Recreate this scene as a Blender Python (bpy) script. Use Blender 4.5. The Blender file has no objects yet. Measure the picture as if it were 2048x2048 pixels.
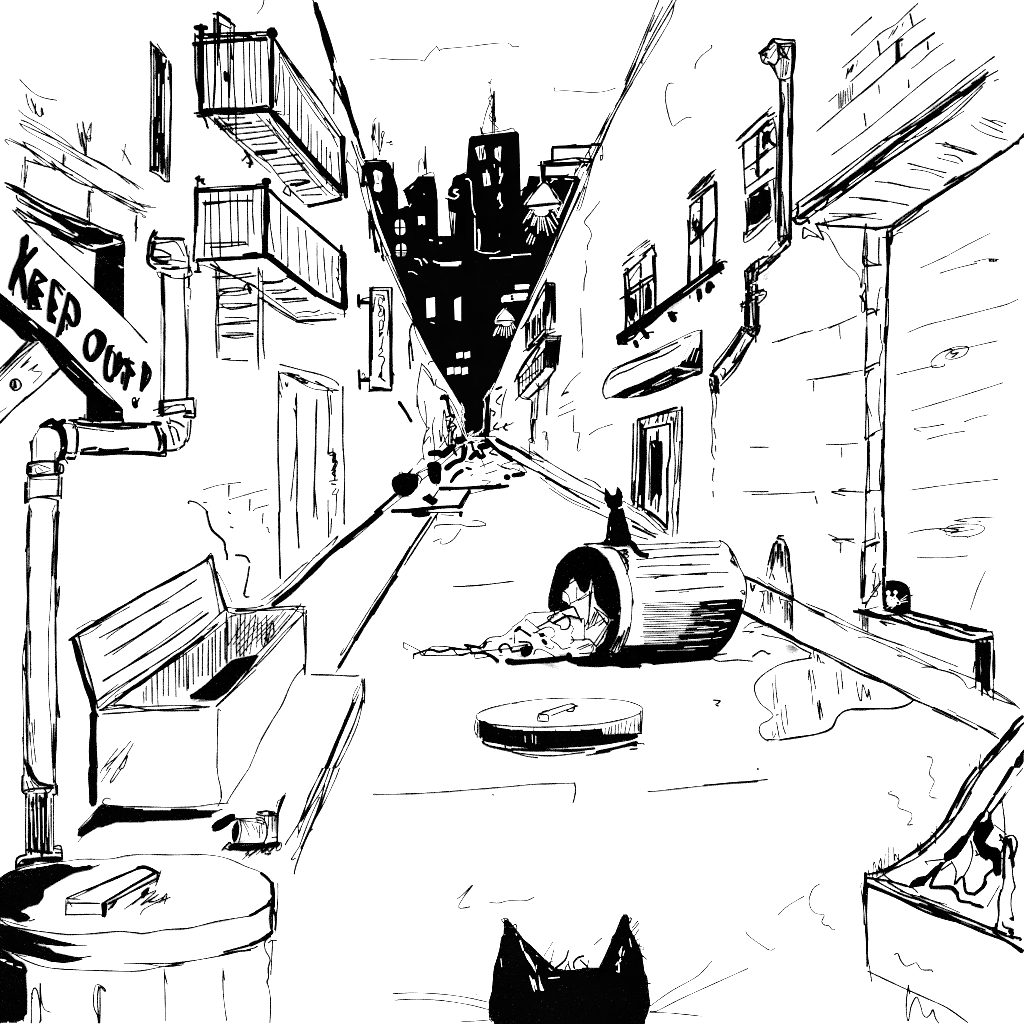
import bpy, bmesh, math, random
from mathutils import Vector
from mathutils.bvhtree import BVHTree
random.seed(7)
SC = bpy.context.scene
COL = SC.collection
# ------------------------------------------------------------------ camera, sky, sun, exposure
H = 1.4                      # eye height
F = 1500.0                   # focal length in pixels of a 2048 px wide picture
U0, V0 = 945.0, 868.0        # vanishing point of the alley in those pixels
cd = bpy.data.cameras.new('camera'); cam = bpy.data.objects.new('camera', cd); COL.objects.link(cam)
cam.location = (0, 0, H); cam.rotation_euler = (math.radians(90), 0, 0)
cd.sensor_width = 36; cd.lens = F / 2048 * 36
cd.shift_x = (1024 - U0) / 2048; cd.shift_y = (V0 - 1024) / 2048
cd.clip_start = 0.02; cd.clip_end = 5000
SC.camera = cam
w = bpy.data.worlds.new("World"); SC.world = w; w.use_nodes = True
nt = w.node_tree; nt.nodes.clear()
out = nt.nodes.new('ShaderNodeOutputWorld'); add = nt.nodes.new('ShaderNodeAddShader')
bg = nt.nodes.new('ShaderNodeBackground'); bg2 = nt.nodes.new('ShaderNodeBackground')
sky = nt.nodes.new('ShaderNodeTexSky'); sky.sky_type = 'NISHITA'; sky.sun_disc = False
sky.sun_elevation = math.radians(60); sky.sun_rotation = math.radians(200); sky.dust_density = 6
hsv = nt.nodes.new('ShaderNodeHueSaturation'); hsv.inputs['Saturation'].default_value = 0.0
nt.links.new(sky.outputs[0], hsv.inputs['Color']); nt.links.new(hsv.outputs[0], bg.inputs[0])
bg.inputs[1].default_value = 0.05
bg2.inputs[0].default_value = (1, 1, 1, 1); bg2.inputs[1].default_value = 0.85   # white overcast cloud layer
nt.links.new(bg.outputs[0], add.inputs[0]); nt.links.new(bg2.outputs[0], add.inputs[1]); nt.links.new(add.outputs[0], out.inputs[0])
sl = bpy.data.lights.new('sun', 'SUN'); sl.energy = 0.5; sl.angle = math.radians(60); sl.color = (1, 0.99, 0.97)
so = bpy.data.objects.new('sun', sl); COL.objects.link(so); so.rotation_euler = (math.radians(25), math.radians(-8), 0)
SC.view_settings.view_transform = 'Standard'; SC.view_settings.look = 'None'
SC.view_settings.exposure = 1.65; SC.view_settings.gamma = 1; SC.view_settings.use_curve_mapping = False
SC.cycles.max_bounces = 40; SC.cycles.diffuse_bounces = 40
SC.cycles.filter_width = 1.1
SC.cycles.use_denoising = False

# ------------------------------------------------------------------ materials
def mat(name, c0, c1, scale=6.0, emit=0):
    m = bpy.data.materials.new(name); m.use_nodes = True
    t = m.node_tree; t.nodes.clear()
    o = t.nodes.new('ShaderNodeOutputMaterial'); b = t.nodes.new('ShaderNodeBsdfDiffuse')
    n = t.nodes.new('ShaderNodeTexNoise'); n.inputs['Scale'].default_value = scale
    g = t.nodes.new('ShaderNodeTexCoord'); t.links.new(g.outputs['Object'], n.inputs['Vector'])
    r = t.nodes.new('ShaderNodeValToRGB')
    r.color_ramp.elements[0].color = (*c0, 1); r.color_ramp.elements[1].color = (*c1, 1)
    t.links.new(n.outputs['Fac'], r.inputs[0]); t.links.new(r.outputs[0], b.inputs[0])
    if emit:
        e = t.nodes.new('ShaderNodeEmission'); e.inputs[1].default_value = emit
        t.links.new(e.outputs[0], o.inputs[0])
    else: t.links.new(b.outputs[0], o.inputs[0])
    return m
def g3(v): return (v, v, v)
PAPER = mat('white_plaster', g3(.975), g3(.985), 3)
INK = mat('black_ink', g3(0), g3(.0006), 20)
WHITE = mat('white_chalk', g3(.975), g3(.985), 30)
LIT = mat('lit_glass', g3(1), g3(1), 5, emit=1.0)
MATS = {'paper': PAPER, 'ink': INK, 'white': WHITE, 'lit': LIT,
        'paving': mat('white_paving', g3(.975), g3(.985), 2), 'metal': mat('white_metal', g3(.975), g3(.985), 12),
        'wood': mat('white_wood', g3(.975), g3(.985), 8), 'fur': mat('black_fur', g3(0), g3(.0006), 60),
        'dark': mat('black_masonry', g3(0), g3(.0006), .2)}

# ------------------------------------------------------------------ geometry helpers
C0 = Vector((0, 0, H))
def ray(u, v): return Vector(((u - U0) / F, 1.0, -(v - V0) / F))
def atY(u, v, Y): return C0 + ray(u, v) * Y
def onX(u, v, X): return C0 + ray(u, v) * (X * F / (u - U0))
def onZ(u, v, z): return C0 + ray(u, v) * ((H - z) * F / (v - V0))
def T(tile, x, y): return (int(tile[0]) * 512 + x * 512 / 1932, int(tile[1]) * 512 + y * 512 / 1932)
def thing(name, label, cat, loc=(0, 0, 0), group=None, kind=None):
    o = bpy.data.objects.new(name, None); COL.objects.link(o); o.location = loc; o.empty_display_size = .1
    tag(o, label, cat, group, kind); return o
def tag(o, label=None, cat=None, group=None, kind=None):
    if label: o['label'] = label
    if cat: o['category'] = cat
    if group: o['group'] = group
    if kind: o['kind'] = kind
    return o
def origin_of(o):
    v = Vector(o.location)
    while o.parent: o = o.parent; v = v + Vector(o.location)
    return v
def cross_frame(d):
    d = d.normalized(); up = Vector((0, 0, 1)) if abs(d.z) < .95 else Vector((0, 1, 0))
    a = d.cross(up).normalized(); return a, a.cross(d).normalized()

class Part:
    """one mesh: solid faces in world space plus the pen strokes that lie on them"""
    def __init__(s, name, parent=None, m='paper', loc=None, plane=None, thick=0):
        s.name, s.parent, s.loc = name, parent, loc
        s.v, s.f, s.mi = [], [], []; s.mats = []; s.m = m
        s.iv, s.if_, s.im = [], [], []
        s._bvh = None; s.plane = plane; s.thick = thick; s.eps = .003; s.tol = .1; s.ops = []; s.nofront = False; s.extra = 1.25
    def mid(s, m):
        if m not in s.mats: s.mats.append(m)
        return s.mats.index(m)
    def add(s, vs, fs, m=None):
        k = len(s.v); s.v += [Vector(p) for p in vs]; i = s.mid(m or s.m)
        for f in fs:
            f = [k + j for j in f]; p0 = s.v[f[0]]
            if len(f) > 3:
                n = Vector()
                for x, y in zip(f, f[1:] + f[:1]): n += s.v[x].cross(s.v[y])
                n = n.normalized() if n.length > 1e-12 else n
                if max(abs((s.v[x] - p0).dot(n)) for x in f) > 1e-4 and len(f) < 9:
                    for j in range(1, len(f) - 1): s.f.append([f[0], f[j], f[j + 1]]); s.mi.append(i)
                    continue
            s.f.append(f); s.mi.append(i)
    def prism(s, poly, vec, m=None):
        poly = [Vector(p) for p in poly]; vec = Vector(vec); n = len(poly)
        s.add(poly + [p + vec for p in poly], [list(range(n))[::-1], list(range(n, 2 * n))] + [[i, (i + 1) % n, n + (i + 1) % n, n + i] for i in range(n)], m); return s
    def box(s, a, b, m=None):
        x0, y0, z0 = a; x1, y1, z1 = b
        return s.prism([(x0, y0, z0), (x1, y0, z0), (x1, y1, z0), (x0, y1, z0)], (0, 0, z1 - z0), m)
    def hexa(s, bot, top, m=None):
        s.add(list(bot) + list(top), [[3, 2, 1, 0], [4, 5, 6, 7]] + [[i, (i + 1) % 4, 4 + (i + 1) % 4, 4 + i] for i in range(4)], m); return s
    def tube(s, pts, r, n=16, m=None, caps=True):
        pts = [Vector(p) for p in pts]; rs = r if isinstance(r, (list, tuple)) else [r] * len(pts)
        vs, fs = [], []
        d0 = pts[1] - pts[0]; a, b = cross_frame(d0)
        for i, p in enumerate(pts):
            d = (pts[min(i + 1, len(pts) - 1)] - pts[max(i - 1, 0)]).normalized()
            a = (a - d * a.dot(d)).normalized(); b = d.cross(a)
            for k in range(n):
                t = 2 * math.pi * k / n; vs.append(p + (a * math.cos(t) + b * math.sin(t)) * rs[i])
        for i in range(len(pts) - 1):
            for k in range(n): fs.append([i * n + k, i * n + (k + 1) % n, (i + 1) * n + (k + 1) % n, (i + 1) * n + k])
        if caps: fs += [list(range(n))[::-1], [len(vs) - n + k for k in range(n)]]
        s.add(vs, fs, m); return s
    def loft(s, rings, m=None, cap0=True, cap1=True):
        n = len(rings[0]); vs = [p for r in rings for p in r]; fs = []
        for i in range(len(rings) - 1):
            for k in range(n): fs.append([i * n + k, i * n + (k + 1) % n, (i + 1) * n + (k + 1) % n, (i + 1) * n + k])
        if cap0: fs.append(list(range(n))[::-1])
        if cap1: fs.append([len(vs) - n + k for k in range(n)])
        s.add(vs, fs, m); return s
    def ball(s, c, r, m=None, n=14, k=9):
        c = Vector(c); r = (r, r, r) if not isinstance(r, (tuple, list)) else r
        rings = []
        for i in range(k + 1):
            ph = math.pi * i / k; q = max(math.sin(ph), 1e-3)
            rings.append([c + Vector((r[0] * q * math.cos(2 * math.pi * j / n), r[1] * q * math.sin(2 * math.pi * j / n), -r[2] * math.cos(ph))) for j in range(n)])
        return s.loft(rings, m)
    # ---- pen strokes
    def bvh(s):
        if s._bvh is None and s.f: s._bvh = BVHTree.FromPolygons(s.v, s.f)
        return s._bvh
    def hit(s, u, v):
        d = ray(u, v)
        if s.plane:
            P, N = s.plane; q = d.dot(N)
            if abs(q) > 1e-6:
                t = (P - C0).dot(N) / q
                if t > 0: return C0 + d * t, N
            return None
        b = s.bvh()
        if b is None: return None
        p, n, i, t = b.ray_cast(C0, d.normalized())
        return (p, n) if p is not None else None
    def front(s, p):
        """pull a pen point out in front of whatever solid stands before it"""
        d = p - C0; L = d.length
        if GLOBAL[0] is None or L < 1e-6: return p, None
        q, n, i, t = GLOBAL[0].ray_cast(C0, d / L)
        return (q, OWNER[i]) if q is not None and t < L else (p, None)
    def centre(s):
        return sum(s.v, Vector()) / len(s.v) if s.v else Vector((0, 5, 1))
    def on(s, u, v, PN):
        P, N = PN; d = ray(u, v); q = d.dot(N)
        y0 = P.y
        if abs(q) > 1e-5:
            t = (P - C0).dot(N) / q
            if (1 - .45 * min(1, s.tol * 1.25)) * y0 < t < (1 + s.tol) * y0: return C0 + d * t
        return C0 + d * y0
    def put(s, quads, m, eps):
        th = s.thick
        for q in quads:
            q0, to = q, s
            if not s.nofront:
                fr = [s.front(p) for p in q]; q = [f[0] for f in fr]
            yy = [p.y for p in q]; mv = [abs(p.y - r.y) > .03 * p.y for p, r in zip(q, q0)]
            if any(mv):
                k = min((k for k in range(len(q)) if mv[k]), key=lambda k: yy[k])
                if abs(q[k].y - q0[k].y) > .06 * q[k].y and fr[k][1] and yy[k] < 1.05 * min(yy): to = fr[k][1]     # the mark lies on that other thing
            if max(yy) > (1 + max(.06, s.tol * .6)) * min(yy) or (any(mv) and max(yy) > 1.04 * min(yy)):
                y = min(yy); q = [C0 + (p - C0) * (y / p.y) for p in q]
            q = [p + (C0 - p) * eps for p in q]; i = to.mid(m)
            k, n = len(to.iv), len(q)
            to.iv += q; to.if_.append(list(range(k, k + n))); to.im.append(i)
            if th and to is s:
                N = s.plane[1].normalized() if s.plane else (q[0] - C0).normalized()
                if N.dot(q[0] - C0) < 0: N = -N
                s.iv += [p + N * th for p in q]
                s.if_.append(list(range(k + n, k + 2 * n))[::-1]); s.im.append(i)
                for a in range(n):
                    s.if_.append([k + a, k + (a + 1) % n, k + n + (a + 1) % n, k + n + a]); s.im.append(i)
    def stroke(s, *a, **k): s.ops.append((s._stroke, a, k))
    def fill(s, *a, **k): s.ops.append((s._fill, a, k))
    def _stroke(s, pts, w, m='ink', smooth=True):
        if len(pts) == 1: pts = [pts[0], (pts[0][0] + .5, pts[0][1] + .3)]
        if smooth and len(pts) > 2:
            q = []; n = len(pts)
            for i in range(n - 1):
                p0, p1, p2, p3 = pts[max(i - 1, 0)], pts[i], pts[i + 1], pts[min(i + 2, n - 1)]
                L = math.dist(p1, p2); k = max(2, int(L / 4))
                for j in range(k):
                    t = j / k
                    q.append(tuple(.5 * (2 * p1[c] + (p2[c] - p0[c]) * t + (2 * p0[c] - 5 * p1[c] + 4 * p2[c] - p3[c]) * t * t + (3 * p1[c] - p0[c] - 3 * p2[c] + p3[c]) * t ** 3) for c in (0, 1)))
            q.append(pts[-1])
        else:
            q = []
            for a, b in zip(pts, pts[1:]):
                k = max(1, int(math.dist(a, b) / 4))
                q += [(a[0] + (b[0] - a[0]) * j / k, a[1] + (b[1] - a[1]) * j / k) for j in range(k)]
            q.append(pts[-1])
        p = [q[0]]
        for a in q[1:]:
            if math.dist(a, p[-1]) > .35: p.append(a)
        if len(p) < 2: return
        n = len(p); hw = w / 2; ph = random.random() * 6
        ws = [hw * (1 + .13 * math.sin(ph + .05 * i * 7)) for i in range(n)]
        # round or tapered ends
        d0 = Vector((p[0][0] - p[1][0], p[0][1] - p[1][1])).normalized(); d1 = Vector((p[-1][0] - p[-2][0], p[-1][1] - p[-2][1])).normalized()
        pre = [(p[0][0] + d0.x * hw * a, p[0][1] + d0.y * hw * a) for a in (1, .75)]; post = [(p[-1][0] + d1.x * hw * a, p[-1][1] + d1.y * hw * a) for a in (.75, 1)]
        p = pre + p + post; ws = [.05 * hw, .66 * hw] + ws + [.66 * hw, .05 * hw]; n = len(p)
        hits = [s.hit(*a) for a in p]
        idx = [i for i in range(n) if hits[i]]
        if not idx:
            c = s.centre(); hits = [(C0 + ray(*a) * c.y, Vector((0, -1, 0))) for a in p]
        else:
            for i in range(n):
                if hits[i] is None:
                    j = min(idx, key=lambda k: abs(k - i)); hits[i] = (s.on(*p[i], hits[j]), hits[j][1])
        L, R = [], []
        for i in range(n):
            a = p[max(i - 1, 0)]; b = p[min(i + 1, n - 1)]; t = Vector((b[0] - a[0], b[1] - a[1]))
            t = t.normalized() if t.length > 1e-6 else Vector((1, 0)); nx, ny = -t.y * ws[i], t.x * ws[i]
            L.append(s.on(p[i][0] + nx, p[i][1] + ny, hits[i])); R.append(s.on(p[i][0] - nx, p[i][1] - ny, hits[i]))
        qs = []
        for i in range(n - 1):
            qs.append([L[i], L[i + 1], R[i + 1], R[i]])
        s.put(qs, m, s.eps if m == 'ink' else s.eps * 1.8)
    def _fill(s, poly, m='ink', step=2.4):
        ys = [q[1] for q in poly]; y0, y1 = min(ys), max(ys); n = max(1, int((y1 - y0) / step)); qs = []
        def spans(y):
            xs = []
            for a, b in zip(poly, poly[1:] + poly[:1]):
                if (a[1] <= y) != (b[1] <= y): xs.append(a[0] + (y - a[1]) * (b[0] - a[0]) / (b[1] - a[1]))
            xs.sort(); return [(xs[i], xs[i + 1]) for i in range(0, len(xs) - 1, 2)]
        last = None
        for r in range(n):
            ya = y0 + (y1 - y0) * r / n + .001; yb = y0 + (y1 - y0) * (r + 1) / n - .001
            A, B, M = spans(ya), spans(yb), spans((ya + yb) / 2)
            if len(A) != len(B) or any(min(a[1], b[1]) < max(a[0], b[0]) for a, b in zip(A, B)): A = B = M
            for (a0, a1), (b0, b1) in zip(A, B):
                k = max(1, int(max(a1 - a0, b1 - b0) / 14)); row = []
                for j in range(k + 1):
                    t = j / k; pu, pd = (a0 + (a1 - a0) * t, ya), (b0 + (b1 - b0) * t, yb); pr = []
                    for c in (pu, pd):
                        h = s.hit(*c)
                        if h: last = h; pr.append(h[0])
                        else: pr.append(s.on(*c, last) if last else C0 + ray(*c) * s.centre().y)
                    row.append(pr)
                for j in range(k):
                    q = [row[j][0], row[j + 1][0], row[j + 1][1], row[j][1]]
                    if None in q: continue
                    qs.append(q)
        s.put(qs, m, s.eps if m == 'ink' else s.eps * 1.8)
    def ink(s, tile, text, extra=None):
        extra = s.extra if extra is None else extra
        for seg in text.replace('\n', ';').split(';'):
            tk = seg.split()
            if not tk: continue
            pts = [T(tile, *map(float, a.split(','))) for a in tk[1:]]
            h = tk[0]
            if h == 'F': s.fill(pts)
            elif h == 'V': s.fill(pts, 'lit' if getattr(s, 'lit', 0) else 'white')
            elif h[0] == 'W': s.stroke(pts, max(.6, float(h[1:]) * .265 - .45), 'lit' if getattr(s, 'lit', 0) else 'white')
            elif h[0] == '!': s.stroke(pts, float(h[1:]) * .265 + extra, smooth=False)
            else: s.stroke(pts, float(h) * .265 + extra)
        return s
    def finish(s, now=False, **kw):
        me = bpy.data.meshes.new(s.name)
        o = bpy.data.objects.new(s.name, me); COL.objects.link(o)
        org = Vector((0, 0, 0))
        if s.parent: o.parent = s.parent; org = origin_of(s.parent)
        elif s.loc is not None: o.location = s.loc; org = Vector(s.loc)
        s.org, s.me = org, me
        if now: s.commit()
        else: PARTS.append(s)
        return tag(o, **kw) if kw else o
    def commit(s):
        me, k = s.me, len(s.v)
        me.from_pydata([tuple(p - s.org) for p in s.v + s.iv], [], s.f + [[k + i for i in f] for f in s.if_])
        for m in s.mats: me.materials.append(MATS[m])
        me.polygons.foreach_set('material_index', s.mi + s.im); me.update()
PARTS, GLOBAL, OWNER = [], [None], []
def commit_all():
    vs, fs = [], []
    for p in PARTS:
        k = len(vs); vs += p.v; fs += [[k + i for i in f] for f in p.f]; OWNER.extend([p] * len(p.f))
    GLOBAL[0] = BVHTree.FromPolygons(vs, fs)
    for p in PARTS:
        for f, x, k in p.ops: f(*x, **k)
    for p in PARTS: p.commit()
def hat(x0, x1, y0, y1, n, w, j=6):
    """n jittered near-vertical pen lines between two slanting edges given as (ya,yb) pairs"""
    o = []
    for i in range(n):
        t = (i + .5) / n; x = x0 + (x1 - x0) * t; r = random.uniform
        o.append(f"{w} {x + r(-j, j):.0f},{y0[0] + (y0[1] - y0[0]) * t + r(-j, j):.0f} {x + r(-j, j):.0f},{y1[0] + (y1[1] - y1[0]) * t + r(-j, j):.0f}")
    return ';'.join(o)
def hor(y0, y1, xa, xb, n, w, j=10):
    o = []
    for i in range(n):
        t = (i + .5) / n; y = y0 + (y1 - y0) * t; r = random.uniform
        a = xa[0] + (xa[1] - xa[0]) * t; b = xb[0] + (xb[1] - xb[0]) * t
        o.append(f"{w} {a + r(-2 * j, 2 * j):.0f},{y + 6 + r(-j, j) * .4:.0f} {(a + b) / 2:.0f},{y + r(-j, j) * .3:.0f} {b + r(-2 * j, 2 * j):.0f},{y - 6 + r(-j, j) * .4:.0f}")
    return ';'.join(o)
def blob(name, parent, pieces, voxel, m, loc=None, smooth=2):
    """union of ellipsoids / cones / tubes remeshed into one continuous body; returns a Part"""
    t = Part('tmp')
    for p in pieces:
        if p[0] == 'e': t.ball(p[1], p[2], n=20, k=14)
        elif p[0] == 't': t.tube(p[1], p[2], n=12)
    ob = t.finish(now=True)
    md = ob.modifiers.new('r', 'REMESH'); md.mode = 'VOXEL'; md.voxel_size = voxel
    sm = ob.modifiers.new('s', 'SMOOTH'); sm.iterations = smooth; sm.factor = .5
    ev = ob.evaluated_get(bpy.context.evaluated_depsgraph_get()); me = ev.to_mesh()
    P = Part(name, parent, m, loc=loc)
    P.add([v.co.copy() for v in me.vertices], [list(f.vertices) for f in me.polygons])
    ev.to_mesh_clear(); d = ob.data; bpy.data.objects.remove(ob); bpy.data.meshes.remove(d)
    return P
def circ(c, a, b, n=40): return [Vector(c) + Vector(a) * math.cos(2 * math.pi * k / n) + Vector(b) * math.sin(2 * math.pi * k / n) for k in range(n)]
def img(tile, text): return [T(tile, *map(float, a.split(','))) for a in text.split()]
XL, XR, ZK = -1.635, 2.47, .16
# ================================================================== GROUND, KERBS
g = Part('ground', m='paving'); g.tol = .8
g.add([(-900, -60, 0), (900, -60, 0), (900, 2500, 0), (-900, 2500, 0)], [[0, 1, 2, 3]])
g.ink('12', """37 135,695 300,565 540,330 700,198 940,0; 4 40,665 170,570 360,395; 5 100,660 240,560 440,345 620,180; 4 80,700 200,600
4 640,215 780,110 920,0; 4 650,270 800,150 960,10; 5 215,525 320,430 480,315; 5 535,262 620,180 580,250
18 1320,40 1180,250 1070,440 1050,490; 7 1360,20 1250,200 1120,400; 30 1060,480 1050,490 950,640 850,800 750,960; 22 750,960 680,1080 625,1170; 4 1375,10 1240,220; 5 1290,130 1140,360; 6 1160,260 1050,440 890,680; 5 890,680 760,890 660,1060 635,1080 660,1030; 4 1000,590 890,775; 4 625,1175 602,1210
6 1370,0 1360,65; 6 1350,125 1360,100 1480,92 1540,92 1600,108 1732,100 1710,75 1660,63 1630,68; 5 1545,130 1490,205 1430,240 1390,235 1400,200 1340,222; 7 1490,563 1700,550 1925,523
10 1040,0 1300,2 1560,2; 26 1545,5 1545,25; 34 1190,18 1230,25 1300,12; 5 1400,20 1490,25""")
g.ink('11', """24 905,1932 1060,1800; 4 900,1930 1050,1790; 4 960,1932 1110,1815; 5 1240,1700 1400,1570 1570,1420; 4 1210,1640 1550,1430; 4 1225,1640 1330,1590
48 1320,1490 1380,1485 1410,1500 1480,1440; 26 1415,1515 1500,1430; 42 1575,1440 1560,1530 1500,1555 1440,1600; 38 1620,1525 1665,1480; 42 1665,1485 1690,1515 1715,1510; 44 1690,1440 1750,1430; 50 1520,1395 1570,1385; 24 1600,1405 1720,1395; 22 1630,1420 1640,1460; 12 1480,1430 1515,1500; 14 1700,1460 1720,1500; 7 1500,1440 1490,1480 1515,1510
F 1255,1825 1310,1788 1345,1825 1378,1828 1368,1868 1330,1884 1285,1858
28 1475,1700 1510,1650 1555,1620; 20 1590,1600 1620,1608; 6 1690,1590 1790,1550; 6 1730,1645 1815,1618; 5 1620,1660 1635,1645; 5 1700,1530 1730,1600; 9 1760,1485 1830,1505 1765,1490 1800,1450; 5 1580,1550 1640,1560; 5 1705,1695 1770,1700 1740,1720; 14 1820,1725 1845,1720
44 1890,1668 1900,1670; 5 1820,1570 1870,1600 1932,1610 1850,1580 1932,1550; 5 1440,1760 1465,1770
26 1390,1755 1600,1750 1900,1735; 5 1600,1800 1740,1765 1880,1750; 22 1610,1770 1570,1830 1530,1900; 6 1620,1780 1560,1890; 26 1030,1925 1250,1910 1400,1895 1550,1890; 30 1270,1830 1310,1830 1340,1860; 40 1300,1820 1330,1850; 10 1340,1820 1375,1770""")
g.ink('21', "28 0,1440 70,1480 140,1525; 30 10,1655 85,1645; 30 30,1650 70,1648; 6 0,1570 60,1575 110,1635 0,1600; 5 60,1600 50,1620")
g.ink('13', "6 885,197 1100,195 1400,180 1932,137; 6 1518,987 1560,955 1637,880 1570,970 1530,1040 1545,1058 1615,1047; 4 1760,1013 1830,1018 1890,1003 1932,1000; 6 1785,200 1795,203; 5 1665,1705 1667,1710")
g.ink('23', "6 0,137 160,122 300,117 470,112; 9 472,112 480,160 470,230 460,262; 6 1025,175 1100,172 1400,138 1932,85; 11 1450,130 1650,112 1850,100; 13 1855,5 1857,8; 5 0,1000 105,1000 165,975; 5 1765,1230 1790,1270 1932,1370")
g.ink('33', "5 0,1368 25,1375 55,1360; 5 78,1105 150,1040 272,967; 5 393,873 340,910 310,1000 330,1070 370,1100 425,1108 405,1160 430,1185 460,1190 485,1220 505,1217; 5 1225,0 1220,50 1255,95 1235,150 1215,200 1235,220 1275,226; 5 940,172 903,190 960,210 990,240 980,295 1040,320 1085,345 1080,390 1050,430 1093,422")
g.ink('32', "5 1200,1845 1235,1850 1240,1890 1225,1932; 9 0,1065 15,1068")
g.ink('22', "7 1520,1418 1575,1425 1535,1455 1560,1462; 10 1815,1090 1885,1045 1932,1070; 6 1750,880 1800,840 1850,830; 6 1740,905 1830,900 1790,915; 8 1885,920 1932,935; 6 1830,870 1890,862; 5 0,523 12,525; 6 1500,1090 1560,1125 1700,1115 1820,1125; 16 830,1168 900,1165 970,1160; 6 950,1150 965,1180; 20 420,1118 600,1130 770,1150; 14 1070,1145 1250,1128 1500,1108; 7 1530,1080 1620,1068")
g.ink('12', "40 1900,1125 1932,1130"); g.ink('22', "36 0,1134 100,1130 250,1119 400,1108; F 430,1095 620,1080 1000,1070 1530,1055 1555,1085 1480,1112 1250,1128 1080,1150 1000,1138 900,1168 800,1160 650,1165 520,1158 440,1138; 24 500,1150 650,1155 770,1148 830,1165; 22 640,1815 850,1765 940,1740; 8 560,1835 740,1806; 6 0,1812 280,1838 550,1812; 10 870,1752 940,1762; 8 890,1790 945,1785; 5 950,1745 990,1745 998,1755; 4 0,1812 100,1840 195,1853")  # black fill inks in the contact shade under the tipped bin
g.finish(kind='structure')

kb = Part('pavement', m='paving'); kb.tol = .8; kb.extra = 1.5; kb.box((2.42, -2, 0), (6.5, 110, ZK))
kb.ink('11', "30 1740,1390 1850,1490 1932,1540; 30 1820,1390 1932,1450; 6 1850,1470 1932,1515")
kb.ink('21', """5 130,1470 250,1540 400,1630 600,1740 720,1810; 4 160,1470 300,1570 500,1690 700,1790; 5 65,1440 170,1510; 5 545,1675 620,1705 668,1748
8 140,1525 235,1555; 12 0,1530 110,1590 230,1650 330,1710; 18 200,1630 330,1710 500,1815; 12 500,1815 660,1905; 4 145,1540 300,1640 410,1700; 4 250,1680 400,1740 700,1870; 4 210,1670 400,1810 590,1900; 4 280,1750 450,1860 630,1932; 5 840,1850 960,1920; 5 860,1880 920,1932""")
kb.ink('22', """5 630,0 725,45; 5 860,40 960,90; 6 900,70 980,110 1020,140; 14 910,105 960,130 1080,190; 5 895,165 970,190 1025,205; 5 930,0 1000,40 1100,130 1180,170; 5 1000,130 1060,160 1100,168
20 1760,490 1850,530 1932,575; 4 1850,490 1932,550; 28 1745,755 1850,810 1932,860""")
kb.ink('32', """22 0,570 60,600 190,660; 4 0,535 90,590 190,640; 14 190,655 300,720 420,775; 5 290,690 460,760 630,850 830,940 1040,1015; 5 300,740 560,850 760,925 1020,1010; 4 1040,1018 1250,1095 1430,1165; 4 400,770 520,850 600,900
28 0,850 100,905 250,990; 10 250,990 400,1060 550,1140; 14 550,1140 700,1220 900,1300 1090,1410; 9 1090,1410 1300,1500 1580,1640; 4 260,985 400,1045 560,1120 850,1260; 4 490,1085 700,1195 900,1285 1150,1410; 12 1250,1475 1400,1545 1540,1620; 4 1350,1485 1420,1520; 4 1240,1490 1430,1580; 4 1420,1530 1720,1675; 8 1580,1610 1680,1670 1740,1710
5 680,948 740,945 830,980 950,1030 1010,1065; 4 965,1020 1090,1080 1280,1180; 5 1010,1095 975,1085 1000,1080 1150,1140 1280,1185; 6 1280,1185 1360,1205 1430,1235 1480,1280 1510,1330 1560,1315; 5 1365,1185 1560,1260; 4 1160,1172 1225,1170; 4 1585,1340 1700,1400 1870,1455 1750,1370 1640,1315; 4 1870,1455 1900,1485; 4 1690,1350 1870,1460""")
kb.finish(kind='structure')

ZP = .13; XP = -.565
pf = Part('raised_pavement', m='paving'); pf.tol = .5; YP = onZ(717, 1350, ZP).y
pf.box((XL + .002, -2, 0), (XP, YP, ZP))
pf.ink('12', """7 415,1225 600,1230 740,1237 778,1230; 5 770,1310 735,1380 720,1450 640,1640 530,1900; 4 800,1250 780,1330 700,1500 600,1750 515,1932; 5 800,1250 808,1350 790,1470; 9 818,1260 822,1340 820,1440; 9 805,1400 740,1600 650,1800 590,1932; 22 690,1540 650,1650 600,1780 535,1932; 6 810,1420 760,1620 640,1880 600,1932; 10 740,1440 690,1560 610,1740; 5 775,1380 700,1560 560,1880; 5 800,1440 700,1700 580,1932; 6 720,1480 600,1750 520,1932""")
pf.ink('13', """14 535,0 460,160 400,290 340,400; 6 500,0 430,150 380,270 320,420; 5 560,0 500,160 400,320 320,500; 10 590,0 540,140 490,280 440,400; 5 630,0 600,80 540,210 490,310 440,400; 5 510,0 400,200 350,360 220,580; 6 330,410 230,560 222,580; 5 480,220 400,400 330,590; 6 520,130 470,300 400,470 340,610; 7 440,400 370,560 330,660 300,750 290,800; 5 330,590 265,695 300,680; 5 430,460 400,490 340,600; 4 340,460 310,530; 4 320,430 320,500""")
pf.ink('03', "F 740,290 770,270 810,290 850,285 1000,300 1140,320 1280,312 1420,305 1580,320 1695,307 1600,345 1600,375 1500,375 1400,398 1200,395 1060,408 910,412 890,405 760,450 740,445 620,520 580,510 590,470 680,385; 5 590,465 740,300; 5 590,555 620,520; 10 1675,620 1735,560 1745,620 1690,600; 34 1740,598 1830,606 1932,598; 8 1850,650 1900,610; 8 1880,660 1932,625; 5 1830,690 1880,640; 5 1870,680 1932,620")  # fill inks the dumpster's shadow, thick strokes the tins' shadow
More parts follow.
